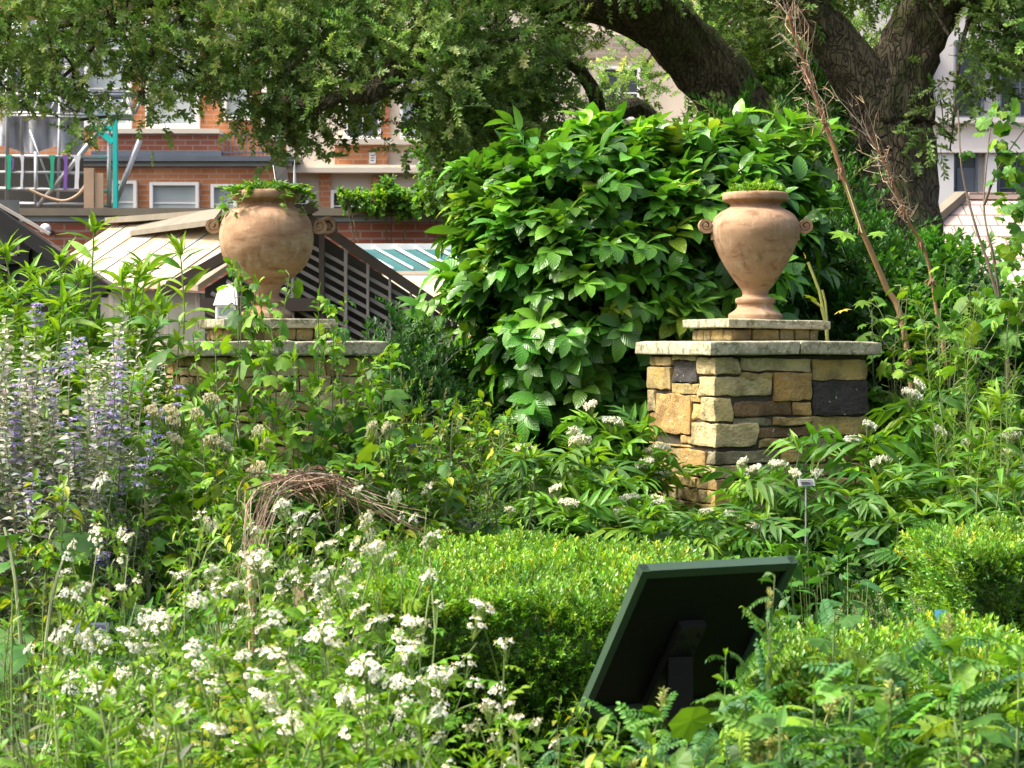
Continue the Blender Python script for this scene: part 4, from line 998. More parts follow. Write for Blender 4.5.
dkshrub('mid green shrub before the tiled roof left of the thin stemmed climber', [(922, 312, 12.6, 30, 24, .3), (985, 372, 12.4, 45, 34, .4), (940, 350, 12, 60, 45, .4)], ('mid', 'deep', 'bright'), (.5, .3, .2), 300, tp=[twig(.16, 10, OVAL, .06, 55, .2, .002)])
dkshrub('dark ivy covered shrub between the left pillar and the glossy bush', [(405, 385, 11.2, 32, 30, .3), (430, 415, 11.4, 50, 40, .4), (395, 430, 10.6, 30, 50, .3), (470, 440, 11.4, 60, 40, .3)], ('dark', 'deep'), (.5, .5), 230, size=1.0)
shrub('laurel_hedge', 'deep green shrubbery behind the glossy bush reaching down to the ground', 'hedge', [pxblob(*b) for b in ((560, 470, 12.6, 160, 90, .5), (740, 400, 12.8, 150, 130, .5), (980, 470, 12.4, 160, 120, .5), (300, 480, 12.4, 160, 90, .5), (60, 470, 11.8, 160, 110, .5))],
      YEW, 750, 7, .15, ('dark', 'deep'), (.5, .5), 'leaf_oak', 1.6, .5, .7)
CLIMB = [twig(.14, 8, HEART, .07, 70, .3, .002, up=-.2)]
shrub('flat_topped_creeper', 'green creeper growing over the dark coping of the low brick wall', 'creeper', [pxblob(*b) for b in ((375, 203, 29.6, 26, 4, .3), (390, 194, 29.6, 9, 10, .3), (418, 205, 29.6, 22, 4, .3), (352, 200, 29.6, 12, 3, .3), (435, 192, 29.6, 16, 7, .3))],
      CLIMB, 130, 5, .04, ('bright', 'mid', 'lime'), (.4, .4, .2), 'leaf', .9, .5, .7)
shrub('young_maple', 'bright leaved small tree hanging over the cream wing beside the glossy bush', 'tree', [pxblob(*b) for b in ((480, 135, 19, 34, 30, .5), (462, 165, 19, 22, 14, .4), (462, 105, 19.5, 22, 22, .4))],
      [twig(.16, 8, LOBED, .08, 70, .3, .002, up=-.2)], 190, 5, .12, ('bright', 'mid'), (.4, .6), 'leaf', 1.1, .3, .7, stems=4)

# ------------------------------------------------------------------ clipped box hedges
BOXT = [twig(.055, 11, SMALL, .022, 50, 0, .0009, (1, .8, .4), whorl=2) for k in range(4)]
def hedge(label, x0, x1, y0, y1, h, dens_top=1900, dens_side=2700, cols_top=('lime', 'bright', 'yel'), wt=(.5, .43, .07), leftside=True):
    cx, cy = (x0 + x1) / 2, (y0 + y1) / 2
    t = thing('box_hedge', label, 'hedge', (cx, cy, 0), 0, 'clipped box hedges')
    hx, hy = (x1 - x0) / 2, (y1 - y0) / 2
    def wob(x, y): return .018 * np.sin(x * 5.1 + y * 3) + .014 * np.sin(x * 11 - y * 8 + 1) + .008 * np.sin(x * 23 + y * 19)
    n = int(4 * hx * hy * dens_top); x = RNG.uniform(-hx, hx, n); y = RNG.uniform(-hy, hy, n)
    er = .07; ex = np.clip((np.abs(x) - hx + er) / er, 0, 1); ey = np.clip((np.abs(y) - hy + er) / er, 0, 1)
    z = h - .045 + wob(x, y) - .04 * (ex ** 2 + ey ** 2) - np.abs(RNG.standard_normal(n)) * .012
    z = z + (RNG.random(n) < .03) * RNG.uniform(0, .05, n)
    p1 = np.stack([x, y, z], 1); d1 = nrm(np.stack([ex * np.sign(x) * .8, ey * np.sign(y) * .8, np.ones(n)], 1) + rdir(n) * .38)
    cl = (np.sin(x * 7 + y * 4) + np.sin(x * 3.1 - y * 9 + 2)) * .5
    c1 = palette([G[c] for c in cols_top], n, wt, .14, .06) * (1 + .12 * cl[:, None])
    ps, ds, cs_ = [p1], [d1], [c1]
    for (ax, sg, L_) in ((1, -1, hx), (0, -1, hy), (0, 1, hy)):
        n = int(2 * L_ * h * dens_side); a = RNG.uniform(-L_, L_, n); z = h * (1 - RNG.random(n) ** 1.1 * .98) - .03
        q = (hy if ax else hx) - .045 + wob(a * 1.3 + 4, z * 3) * 1.2 - np.abs(RNG.standard_normal(n)) * .016 - .02 * np.clip((z - h + .1) / .1, 0, 1) ** 2
        pp = np.zeros((n, 3)); pp[:, ax] = sg * q; pp[:, 1 - ax] = a; pp[:, 2] = z
        dd = rdir(n) * .5 + np.array([0, 0, .55]); dd[:, ax] += sg * .75
        c = palette([G['lime'], G['bright'], G['mid']], n, (.2, .5, .3), .16, .06)
        c = c * (1 + .15 * np.sin(a * 9 + z * 13)[:, None])
        ps.append(pp); ds.append(nrm(dd)); cs_.append(c)
    p = np.concatenate(ps); d = np.concatenate(ds); c = np.clip(np.concatenate(cs_), .006, .6); n = len(p)
    part('foliage', spray_mass(BOXT, p, d, nrm(rdir(n) + np.array([0, -.5, .6])), RNG.uniform(.75, 1.3, n), c), M['leaf_box'], t)
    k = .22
    part('dark_core', round_block((hx - k, hy - k, (h - k) / 2), .05, 1, .01, 20, (.1, .1, .1), (0, 0, (h - k) / 2 + .03)), simple('hedge_inside', (.014, .03, .008), .95, 20, .5, spec=0), t)  # solid dark block added inside to stop see-through, no real branches modelled
    return t
hedge('largest clipped box hedge, a broad bright green block in front of both pillars', X(328, 6.3), X(735, 6.3), 6.25, 8.1, .74)
hedge('clipped box hedge cut off by the right edge of the picture', X(952, 6.9), X(952, 6.9) + 1.1, 6.75, 7.7, .84)
hedge('low yellow tipped box hedge strip on the right behind the pinnate leaved plants', X(772, 4.9), X(1060, 4.9), 4.75, 5.5, .76)
hedge('darker small leaved box hedge low behind the brown dead stems', X(262, 7.0), X(321, 7.0), 6.9, 8.3, .62, 1500, 1300, ('mid', 'bright'), (.6, .4))

# ------------------------------------------------------------------ herbaceous plants
from mathutils import Matrix, Vector
class Kind:
    """one plant kind: shared meshes, planted many times as separate things"""
    def __init__(self, name, parts, flowers=(), height=1.0):
        self.name, self.h = name, height
        self.parts = [(n, mesh_of(n, t if isinstance(t, dict) else merge(t), M[m], m == 'leaf_big')) for n, t, m in parts]
        self.flowers = flowers
    def place(self, loc, top, rz, label, cat='plant', group=None, wide=1.0):
        t = thing(self.name, label, cat, loc, rz, group)
        s = top / self.h; t.scale = (s * wide, s * wide, s)
        for n, m in self.parts: link(n, m, t)
        for n, m, mats in self.flowers:
            for p, d, k in mats:
                o = link(n, m, t); q = Vector(d).to_track_quat('Z', 'Y')
                o.matrix_parent_inverse = Matrix(); o.location = p; o.rotation_mode = 'QUATERNION'
                o.rotation_quaternion = q; o.scale = (k, k, k)
        return t
def stems_fan(n, h, spread, lean=.25, hv=.12, r0=.02):
    out_ = []
    for k in range(n):
        a = 2 * pi * k / n + RNG.uniform(-.5, .5); hh = h * (1 - RNG.uniform(0, hv)) if k else h
        rr = spread * math.sqrt(RNG.random()) if k else 0
        b = np.array([r0 * cos(a), r0 * sin(a), 0]); e = np.array([rr * cos(a), rr * sin(a), hh])
        m_ = b * .6 + e * .4 + np.array([cos(a), sin(a), 0]) * rr * -.15 + RNG.standard_normal(3) * [.03, .03, 0]; m2 = b * .25 + e * .75 + RNG.standard_normal(3) * [.03, .03, 0]
        out_.append(smooth_path([b, m_, m2, e], 12))
    return out_
def on_stem(path, t, ph, el, lf, size, col, droopn=(0, 0, 1)):
    """leaves at fractions t of a stem, azimuth ph, elevation el"""
    p, tan = interp(path, t)
    d = np.stack([np.cos(ph) * np.cos(el), np.sin(ph) * np.cos(el), np.sin(el)], 1)
    nn = np.broadcast_to(np.array(droopn, float), d.shape) + .35 * RNG.standard_normal(d.shape)
    return scatter(lf, p, d, nn, size, col)
def cm(a, n, v=.14): 
    a = [G[x] if isinstance(x, str) else x for x in (a if isinstance(a, (list, tuple)) and not isinstance(a[0], float) else [a])]
    return palette(a, n, None, v, .06)
# daisies and umbels
def daisy(r=.011, petals=11):
    pts = []; f = []; c = []
    v = []
    for k in range(petals):
        a = 2 * pi * k / petals; w_ = pi / petals * .82; z = RNG.uniform(-.0035, .0006)
        for aa, rr, zz in ((a - w_ * .6, .3, .0), (a - w_, .92, z / r), (a, 1.04, z / r), (a + w_, .92, z / r), (a + w_ * .6, .3, .0)):
            v.append((rr * r * cos(aa), rr * r * sin(aa), zz * r)); c.append(tuple(np.array((.80, .80, .74)) * (.82 if rr < .5 else 1)))
        b = 5 * k; f += [(b, b + 1, b + 4), (b + 1, b + 3, b + 4), (b + 1, b + 2, b + 3)]
    t = tpl(v, f, c)
    d = [(0, 0, .0045)] + [(.27 * r * cos(2 * pi * k / 8), .27 * r * sin(2 * pi * k / 8), .0018) for k in range(8)] + [(.38 * r * cos(2 * pi * k / 8), .38 * r * sin(2 * pi * k / 8), -.003) for k in range(8)]
    ff = [(0, 1 + k, 1 + (k + 1) % 8) for k in range(8)]; d = d[:9]
    return merge([t, tpl(d, ff, (.62, .50, .12))])
BUD = tpl([(.004, 0, 0), (0, .004, 0), (-.004, 0, 0), (0, -.004, 0), (0, 0, .005), (0, 0, -.005)], [(0, 1, 4), (1, 2, 4), (2, 3, 4), (3, 0, 4), (1, 0, 5), (2, 1, 5), (3, 2, 5), (0, 3, 5)], (.5, .52, .25))
def corymb(n, R, fl, stemL=.05, flat=.3, seed=0):
    ts = []; k = 0
    for i in range(n):
        a = i * 2.4; rr = R * math.sqrt((i + .5) / n); p = np.array([rr * cos(a), rr * sin(a), -flat * rr * rr / R + RNG.uniform(-.006, .006)])
        d = nrm(np.array([cos(a) * rr / R * .6, sin(a) * rr / R * .6, 1]) + RNG.standard_normal(3) * .3)
        q = np.cross(d, [0.2, 1, 0]); 
        if RNG.random() < .14: ts.append(rot_to(BUD, p, d, 0, RNG.uniform(.7, 1.2)))
        else: ts.append(rot_to(fl, p, d, RNG.uniform(0, 6.28), RNG.uniform(.7, 1.15)))
        ts.append(tube([(0, 0, -stemL), p * [.6, .6, 0] + [0, 0, -stemL * .4], p - d * .002], [.0012, .0009, .0007], 3, (.2, .3, .08), cap=False))
    return merge(ts)
def rot_to(t, p, d, tw=0.0, s=1.0):
    """template with local Z turned to d"""
    d = nrm(np.asarray(d, float)); a = nrm(np.cross(d, [0.37, .91, .11])); b = np.cross(d, a)
    a2 = a * cos(tw) + b * sin(tw); b2 = np.cross(d, a2)
    v = t['v'] * s; return dict(v=(v[:, :1] * a2 + v[:, 1:2] * b2 + v[:, 2:3] * d + np.asarray(p)).astype(np.float32), f=t['f'], c=t['c'], u=t['u'])
DAIS = [daisy(.0096, 9), daisy(.0086, 11)]
FC = [mesh_of('flower_cluster', corymb(n, R, DAIS[k % 2], .05), M['petal']) for k, (n, R) in enumerate(((13, .036), (8, .029), (17, .044), (6, .024)))]
def fluff(n=150, R=.05, col=(.68, .66, .55), sz=.0045, dome=.25):
    a = RNG.uniform(0, 6.28, n); rr = R * np.sqrt(RNG.random(n)); 
    lump = .008 * np.sin(a * 5 + rr * 120)
    p = np.stack([rr * np.cos(a), rr * np.sin(a), -dome * rr ** 2 / R + lump + RNG.uniform(-.004, .004, n)], 1)
    oc = tpl([(1, 0, 0), (0, 1, 0), (-1, 0, 0), (0, -1, 0), (0, 0, .7), (0, 0, -.7)], [(0, 1, 4), (1, 2, 4), (2, 3, 4), (3, 0, 4), (1, 0, 5), (2, 1, 5), (3, 2, 5), (0, 3, 5)])
    t = scatter(oc, p, rdir(n), rdir(n), RNG.uniform(.6, 1.3, n) * sz, cvar(col, n, .12, .03))
    st = [tube([(0, 0, -.07), (p_[0] * .6, p_[1] * .6, -.03), p_ - [0, 0, .003]], [.0014, .001, .0008], 3, (.22, .3, .1), cap=False) for p_ in p[::7]]
    return merge([t] + st)
UM = [mesh_of('flower_head', fluff(300, .064, (.74, .73, .62), .005, .12), M['petal']), mesh_of('flower_head', fluff(190, .046, (.74, .73, .62), .005, .12), M['petal']), mesh_of('flower_head', fluff(220, .055, (.72, .68, .48)), M['petal'])]

# pinnate leaves
def pinnate(pairs, lf, L, ls, ang=60, arch=.25, term=True, stalk=.2, taper=.4):
    path = np.array([(0, t * L, -arch * L * t * t) for t in np.linspace(0, 1, 8)])
    t_ = np.repeat(np.linspace(stalk, .94, pairs), 2); sg = np.tile([-1, 1], pairs); p, tan = interp(path, t_)
    a = np.radians(ang); d = tan * cos(a) + np.array([1, 0, 0]) * (sg * sin(a))[:, None] + RNG.standard_normal((len(t_), 3)) * .06 + [0, 0, -.05]
    s = ls * (1 - taper * t_) * RNG.uniform(.88, 1.1, len(t_))
    ts = [scatter(lf, p, d, np.array([0, .1, 1.]) + RNG.standard_normal((len(t_), 3)) * .1, s)]
    if term: ts.append(scatter(lf, path[-1:], path[-1:] - path[-2:-1], [(0, 0, 1)], [ls * (1 - taper)]))
    ts.append(tube(path, np.linspace(.0025, .001, 8), 3, (1.1, 1.1, .8), cap=False))
    return merge(ts)
ELDERL = [pinnate(3, LANCE, .21, .19, 42, .2 + .15 * k, taper=.15) for k in range(2)]
LIQ = [pinnate(8, OVAL, .15, .034, 66, .2 + .2 * k, taper=.3) for k in range(2)]
FEVL = pinnate(3, OVAL, .085, .04, 58, .25, taper=.1)
FERNL = [pinnate(6, pinnate(4, LANCE, 1.0, .5, 50, .1), .11, .05, 55, .2, taper=.5)]

def k_feverfew(seed, ns=8):
    st = stems_fan(ns, 1.0, .24, hv=.42); stems = []; lv = []; fl = []
    for s in st:
        stems.append(tube(s, np.linspace(.0032, .002, len(s)), 5, G['stem'], cap=False))
        n = 17; t_ = np.linspace(.15, .95, n); ph = np.arange(n) * 2.4 + RNG.uniform(0, 6); el = RNG.uniform(.1, .8, n)
        lv.append(on_stem(s, t_, ph, el, FEVL, RNG.uniform(.7, 1.3, n) * (1.3 - .6 * t_), cm(['lime', 'bright', 'lime'], n)))
        m = RNG.integers(2, 5)
        for j in range(m):
            t0 = RNG.uniform(.72, .9); p, tan = interp(s, np.array([t0])); a = RNG.uniform(0, 6.28)
            e = p[0] + np.array([cos(a) * .09, sin(a) * .09, 0.05 + RNG.uniform(.03, .17)])
            if j == 0: e = s[-1]
            else: stems.append(tube(smooth_path([p[0], (p[0] + e) / 2 + [0, 0, -.015], e - [0, 0, .045]], 6), .0017, 4, G['stem'], cap=False))
            fl.append((RNG.integers(4), tuple(e), tuple(nrm(np.array([RNG.normal() * .22, RNG.normal() * .22 - .3, 1]))), RNG.uniform(.65, 1.05)))
    return Kind('feverfew_plant', [('stems', stems, 'stem'), ('leaves', lv, 'leaf_matt')], [('flower_cluster', FC[i], [(p, d, k)]) for i, p, d, k in fl], 1.0)
def k_elder(seed, flowers=True):
    st = stems_fan(6, 1.0, .2, hv=.3, r0=.04); stems = []; lv = []; fl = []
    for s in st:
        stems.append(tube(s, np.linspace(.006, .003, len(s)), 5, (.09, .15, .05), cap=False))
        n = 12; t_ = np.repeat(np.linspace(.3, .98, 6), 2); ph = np.tile([0, pi], 6) + np.repeat(np.arange(6) * 1.57, 2) + RNG.uniform(-.3, .3, n) + seed
        el = RNG.uniform(.05, .6, n)
        lv.append(on_stem(s, t_, ph, el, ELDERL[RNG.integers(2)], RNG.uniform(.75, 1.1, n), cm(['bright', 'lime', 'mid', 'mid'], n)))
        # terminal whorl
        n = 6; ph = np.arange(n) * 2 * pi / n + RNG.uniform(0, 1); lv.append(on_stem(s, np.full(n, .99), ph, RNG.uniform(.3, .9, n), LANCE, RNG.uniform(.1, .15, n), cm(['lime', 'bright'], n)))
        if flowers and RNG.random() < .62: fl.append((RNG.integers(2), tuple(s[-1] + [0, 0, .075]), tuple(nrm(np.array([RNG.normal() * .2, RNG.normal() * .2 - .25, 1]))), RNG.uniform(.8, 1.15)))
    return Kind('dwarf_elder', [('stems', stems, 'stem'), ('leaves', lv, 'leaf')], [('flower_head', UM[i], [(p, d, k)]) for i, p, d, k in fl], 1.07)
def k_weed(seed, lf=(LOBED, LOBED3), size=.17, h=1.0, nst=5, cols=('bright', 'mid', 'lime'), spread=.25, nl=9, name='lobed_leaf_weed', small=True, mat='leaf_big', branch=2, t0=.15):
    st = stems_fan(nst, h, spread, hv=.35); stems = []; lv = []
    allp = []
    for s in st:
        allp.append((s, 1.0))
        for b in range(branch):
            p, _ = interp(s, np.array([RNG.uniform(.45, .85)])); a = RNG.uniform(0, 6.28); L = RNG.uniform(.1, .22)
            e = p[0] + np.array([cos(a) * L, sin(a) * L, L * .8]); allp.append((smooth_path([p[0], (p[0] + e) / 2 + [0, 0, -.02], e], 6), .5))
    for s, w_ in allp:
        stems.append(tube(s, np.linspace(.0055, .0022, len(s)) * w_, 5, (.12, .14, .06), cap=False))
        n = max(3, int(nl * w_)); t_ = np.linspace(t0 if w_ == 1 else .2, 1, n); ph = np.arange(n) * 2.4 + RNG.uniform(0, 6); el = RNG.uniform(-.1, .6, n)
        p, tan = interp(s, t_); sz = size * RNG.uniform(.7, 1.2, n) * (1.15 - .65 * t_)
        d = np.stack([np.cos(ph) * np.cos(el), np.sin(ph) * np.cos(el), np.sin(el)], 1); q = p + d * sz[:, None] * .55
        for a_, b_ in zip(p, q): stems.append(tube([a_, b_], .0013, 3, (.2, .26, .08), cap=False))
        d2 = d.copy(); d2[:, 2] -= .45
        for j, L_ in enumerate(lf):
            m_ = np.arange(n) % len(lf) == j
            lv.append(scatter(L_, q[m_], d2[m_], (np.array([0, -.15, 1]) + RNG.standard_normal((n, 3)) * .3)[m_], sz[m_], cm(list(cols), n)[m_]))
        if small:
            n = 7; ph = RNG.uniform(0, 6.28, n); lv.append(on_stem(s, RNG.uniform(.85, 1, n), ph, RNG.uniform(.2, 1.2, n), OVAL, RNG.uniform(.025, .05, n), cm(['lime', 'bright'], n)))
    return Kind(name, [('stems', stems, 'stem'), ('leaves', lv, mat)], (), h)
def k_tall(seed, cols=('lime', 'bright', 'lime'), size=.12, name='tall_leafy_herb', lf=LANCE2, nst=11, spread=.3, dens=30, h=1.0):
    st = stems_fan(nst, h, spread, hv=.3, r0=.08); stems = []; lv = []
    for s in st:
        stems.append(tube(s, np.linspace(.005, .002, len(s)), 5, G['stem'], cap=False))
        n = dens; t_ = np.linspace(.2, 1, n); ph = np.arange(n) * 2.4 + RNG.uniform(0, 6); el = RNG.uniform(.0, .6, n) + .5 * t_ ** 4
        lv.append(on_stem(s, t_, ph, el, lf, size * RNG.uniform(.7, 1.15, n) * (1.1 - .4 * t_ ** 3), cm(list(cols), n)))
        n = 10; lv.append(on_stem(s, np.full(n, .995), RNG.uniform(0, 6.28, n), RNG.uniform(.4, 1.3, n), lf, size * RNG.uniform(.4, .7, n), cm(['lime'], n)))
    return Kind(name, [('stems', stems, 'stem'), ('leaves', lv, 'leaf')], (), h)
def whorl(col=(.40, .36, .66), n=10, r=.016):
    t = leaf([(0, 0), (.5, .3), (1, .12), (1.1, 0)], .5, .3)
    a = np.arange(n) * 2 * pi / n; d = np.stack([np.cos(a), np.sin(a), RNG.uniform(0, .6, n)], 1)
    return scatter(t, d * .002, d, [(0, 0, 1)] * n, RNG.uniform(.7, 1.2, n) * r, cvar(col, n, .2, .08))
def k_sage(seed):
    st = stems_fan(64, 1.0, .32, hv=.55, r0=.12); stems = []; lv = []; ca = []; fl = []
    for s in st:
        stems.append(tube(s, np.linspace(.003, .0014, len(s)), 4, (.22, .22, .14), cap=False))
        n = 26; t_ = np.linspace(.12, .8, n); ph = np.arange(n) * 1.57 + RNG.uniform(0, 6)
        lv.append(on_stem(s, t_, ph, RNG.uniform(-.2, .6, n), SMALL, RNG.uniform(.018, .04, n), cm(['grey', 'mid', 'bright'], n)))
        n = 44; t_ = np.linspace(.48, 1, n); ph = np.arange(n) * 2.0 + RNG.uniform(0, 6)
        ca.append(on_stem(s, t_, ph, RNG.uniform(.0, .7, n), OVAL, RNG.uniform(.016, .032, n), palette([(.44, .44, .38), (.36, .36, .37), (.50, .50, .42), (.26, .33, .2)], n, None, .15, .05)))
        if RNG.random() < .6:
            t0 = RNG.uniform(.55, .95); m_ = RNG.integers(3, 7)
            p, _ = interp(s, np.clip(t0 + np.arange(m_) * .028, 0, 1))
            fl.append(merge([rot_to(whorl(), q, (0, 0, 1), RNG.uniform(0, 6), RNG.uniform(.8, 1.3)) for q in p]))
    base = Kind('woody_sage', [('stems', stems, 'stem'), ('leaves', lv, 'leaf_matt'), ('calyces', ca, 'leaf_grey')], (), 1.0)
    org = []
    base.flowers = [('petals', mesh_of('petals', f, M['petal']), [((0, 0, 0), (0, 0, 1), 1.0)]) for f in fl]
    return base
def k_feather(seed, col=('bright', 'blue'), h=1.0, nst=16, spread=.22, ang=.9, name='feathery_herb', ln=.035, dens=46, mat='leaf_matt'):
    needle = leaf([(0, .02), (.5, .035), (1, 0)], .1, .2)
    st = stems_fan(nst, h, spread, hv=.35, r0=.08); stems = []; lv = []
    for s in st:
        stems.append(tube(s, np.linspace(.003, .001, len(s)), 4, G['stem'], cap=False))
        n = dens * 2; t_ = np.linspace(.15, 1, n); ph = np.arange(n) * 2.4 + RNG.uniform(0, 6)
        lv.append(on_stem(s, t_, ph, RNG.uniform(.1, ang, n), needle, ln * RNG.uniform(.7, 1.3, n) * (1.2 - .6 * t_), cm(list(col), n)))
    return Kind(name, [('stems', stems, 'stem'), ('leaves', lv, mat)], (), h)
def k_liq(seed, cols=('blue', 'mid', 'bright', 'lime'), buds=True):
    st = stems_fan(6, 1.0, .24, hv=.35, r0=.05); stems = []; lv = []; fl = []
    for s in st:
        stems.append(tube(s, np.linspace(.0055, .0025, len(s)), 5, (.13, .2, .06), cap=False))
        n = 8; t_ = np.linspace(.3, .97, n); ph = RNG.uniform(0, 6.28, n); lv.append(on_stem(s, t_, ph, RNG.uniform(0, .8, n), LANCE if RNG.random() < .5 else LOBED3, RNG.uniform(.05, .10, n), cm(['bright', 'lime', 'mid'], n)))
        n = 18; t_ = np.linspace(.35, .99, n); ph = np.arange(n) * 2.4 + RNG.uniform(0, 6); el = RNG.uniform(-.1, .9, n)
        lv.append(on_stem(s, t_, ph, el, LIQ[RNG.integers(2)], RNG.uniform(.75, 1.1, n) * (1.1 - .35 * t_), cm(list(cols), n)))
        if buds and RNG.random() < .33: fl.append((tuple(s[-1] + [0, 0, .01]), tuple(nrm(np.array([RNG.normal() * .15, RNG.normal() * .15, 1]))), RNG.uniform(.6, 1.1)))
    sp = []
    n = 60; z = RNG.uniform(0, .06, n); a = RNG.uniform(0, 6.28, n); r_ = .010 * (1 - (z / .09) ** 2)
    p = np.stack([r_ * np.cos(a), r_ * np.sin(a), z], 1); d = np.stack([np.cos(a), np.sin(a), np.full(n, .7)], 1)
    spm = scatter(leaf([(0, 0), (.4, .28), (1, 0)], .4, .2), p, d, [(0, 0, 1)] * n, RNG.uniform(.014, .024, n), palette([(.44, .48, .15), (.40, .40, .17), (.34, .42, .12)], n, None, .15, .05))
    ms = mesh_of('flower_spike', merge([spm, tube([(0, 0, -.03), (0, 0, .07)], .003, 5, (.3, .3, .1))]), M['petal'])
    return Kind('pinnate_leaf_plant', [('stems', stems, 'stem'), ('leaves', lv, 'leaf')], [('flower_spike', ms, [f]) for f in fl], 1.0)
def k_burdock(seed):
    n = 9; stems = []; lv = []
    for k in range(n):
        a = k * 2.4; L = RNG.uniform(.25, .6); z = RNG.uniform(.35, 1.0); e = np.array([cos(a) * L * .7, sin(a) * L * .7, z])
        s = smooth_path([(0, 0, 0), e * [.5, .5, .75], e], 8); stems.append(tube(s, np.linspace(.009, .005, 8), 6, (.2, .24, .1), cap=False))
        d = np.array([cos(a), sin(a), -.55]); lv.append(scatter(HEART, [e], [d], [(cos(a) * .3, sin(a) * .3 - .2, 1)], [RNG.uniform(.15, .22)], cm(['deep', 'deep', 'mid'], 1)))
    return Kind('big_leaf_plant', [('stems', stems, 'stem'), ('leaves', lv, 'leaf_big')], (), 1.0)
def k_low(seed, lf=ROUND, size=.09, cols=('blue', 'deep', 'mid'), n=60, R=.3, name='round_leaf_ground_plant', mat='leaf_big'):
    a = RNG.uniform(0, 6.28, n); rr = R * np.sqrt(RNG.random(n)); z = 1.0 * RNG.uniform(.35, 1, n) * (1 - .4 * (rr / R) ** 2)
    p = np.stack([rr * np.cos(a), rr * np.sin(a), z], 1); stems = [tube([q * [.3, .3, 0], q * [.8, .8, .7], q], .0018, 3, G['stem'], cap=False) for q in p]
    d = np.stack([np.cos(a), np.sin(a), RNG.uniform(-.4, .3, n)], 1)
    return Kind(name, [('stems', stems, 'stem'), ('leaves', scatter(lf, p, d, np.array([0, -.35, 1]) + .35 * RNG.standard_normal((n, 3)), size * RNG.uniform(.6, 1.2, n), cm(list(cols), n)), mat)], (), 1.0)
def k_bushy(seed, cols=('lime', 'olive', 'bright'), tw=None, n=260, R=.34, name='small_leaf_shrub', h=1.0, spikes=None, mat='leaf', zlo=.25, sz=1.0):
    tw = tw or [twig(.09, 12, SMALL, .024, 55, .1, .001, (1, .9, .5))]
    a = RNG.uniform(0, 6.28, n); q = RNG.random(n); rr = R * np.sqrt(q); z = h * (zlo + (1 - zlo) * RNG.random(n) ** .6 * np.sqrt(1 - .75 * q))
    p = np.stack([rr * np.cos(a), rr * np.sin(a), z - .05], 1); d = nrm(np.stack([np.cos(a) * rr / R, np.sin(a) * rr / R, np.full(n, .8)], 1) + .35 * RNG.standard_normal((n, 3)))
    m_ = spray_mass(tw, p, d, nrm(rdir(n) + [0, -.3, 1]), sz * RNG.uniform(.7, 1.3, n), cm(list(cols), n))
    st = [tube(smooth_path([(0, 0, 0), p[i] * [.4, .4, .55], p[i]], 6), .003, 4, (.14, .11, .06), cap=False) for i in range(0, n, 7)]
    fl = []
    if spikes:
        for k in range(14):
            i = RNG.integers(n); fl.append((tuple(p[i] * [1, 1, 0] + [0, 0, p[i][2] + .06]), tuple(nrm(np.array([RNG.normal() * .1, RNG.normal() * .1, 1]))), RNG.uniform(.8, 1.2)))
    return Kind(name, [('stems', st, 'stem'), ('leaves', m_, mat)], [('flower_spike', spikes, [f]) for f in fl], h)
lav = merge([rot_to(whorl((.26, .24, .36), 8, .009), (0, 0, z), (0, 0, 1), z * 90) for z in np.arange(0, .06, .008)] + [tube([(0, 0, -.05), (0, 0, .06)], .001, 3, (.2, .24, .12))])
LAV = mesh_of('flower_spike', lav, M['petal'])
gsp = merge([rot_to(whorl((.34, .40, .16), 8, .012), (0, 0, z), (0, 0, 1), z * 90) for z in np.arange(0, .06, .009)])
GSP = mesh_of('flower_spike', gsp, M['petal'])

FEV = [k_feverfew(i) for i in range(4)]; FEV1 = [k_feverfew(9, 2)]; ELD = [k_elder(i) for i in range(4)]; ELN = [k_elder(i, False) for i in range(2)]
WEED = [k_weed(i, size=.14) for i in range(3)]; WEEDT = [k_weed(i, size=.10, cols=('lime', 'bright', 'mid'), nl=13, branch=3) for i in range(3)]; TALL = [k_tall(i, size=.115, dens=38) for i in range(3)]; SAGE = [k_sage(i) for i in range(2)]
FEA = [k_feather(i) for i in range(2)]; WSP = [k_feather(i, ('grey', 'lime', 'bright'), 1.0, 7, .3, 1.1, 'wispy_herb', .07, 80) for i in range(2)]; LQ = [k_liq(i) for i in range(3)]; LQN = [k_liq(3, buds=False)]
BUR = [k_burdock(i) for i in range(2)]; LOW = [k_low(i) for i in range(2)]; BSH = [k_bushy(i) for i in range(2)]
LAVB = [k_bushy(0, ('grey', 'olive', 'mid'), None, 160, .24, 'lavender_plant', 1.0, LAV)]
GSB = [k_bushy(0, ('blue', 'grey', 'mid'), None, 220, .26, 'grey_green_herb', 1.0, GSP)]
LOOSE = [k_weed(9, (LANCE, OVAL), .09, 1.0, 8, ('lime', 'bright', 'yel'), .26, 14, 'bright_leafy_herb', True, 'leaf', 2)]
LOOSE.append(k_weed(10, (LANCE, LANCE), .075, 1.0, 9, ('mid', 'bright', 'grey'), .26, 18, 'bright_leafy_herb', True, 'leaf', 2))
FINE = [k_tall(5, ('lime', 'grey', 'bright'), .06, 'slender_leaf_herb', LANCE, 12, .26, 30), k_tall(6, ('bright', 'mid', 'lime'), .07, 'slender_leaf_herb', LANCE, 12, .26, 26)]
FINE_Y = [k_weed(12, (LOBED, MAPLE), .06, 1.0, 7, ('yel', 'lime', 'yel'), .2, 12, 'yellow_leaf_herb', True, 'leaf', 2)]
DROOPY = [k_tall(8, ('lime', 'bright'), .14, 'drooping_leaf_herb', LANCE2, 4, .12, 20)]

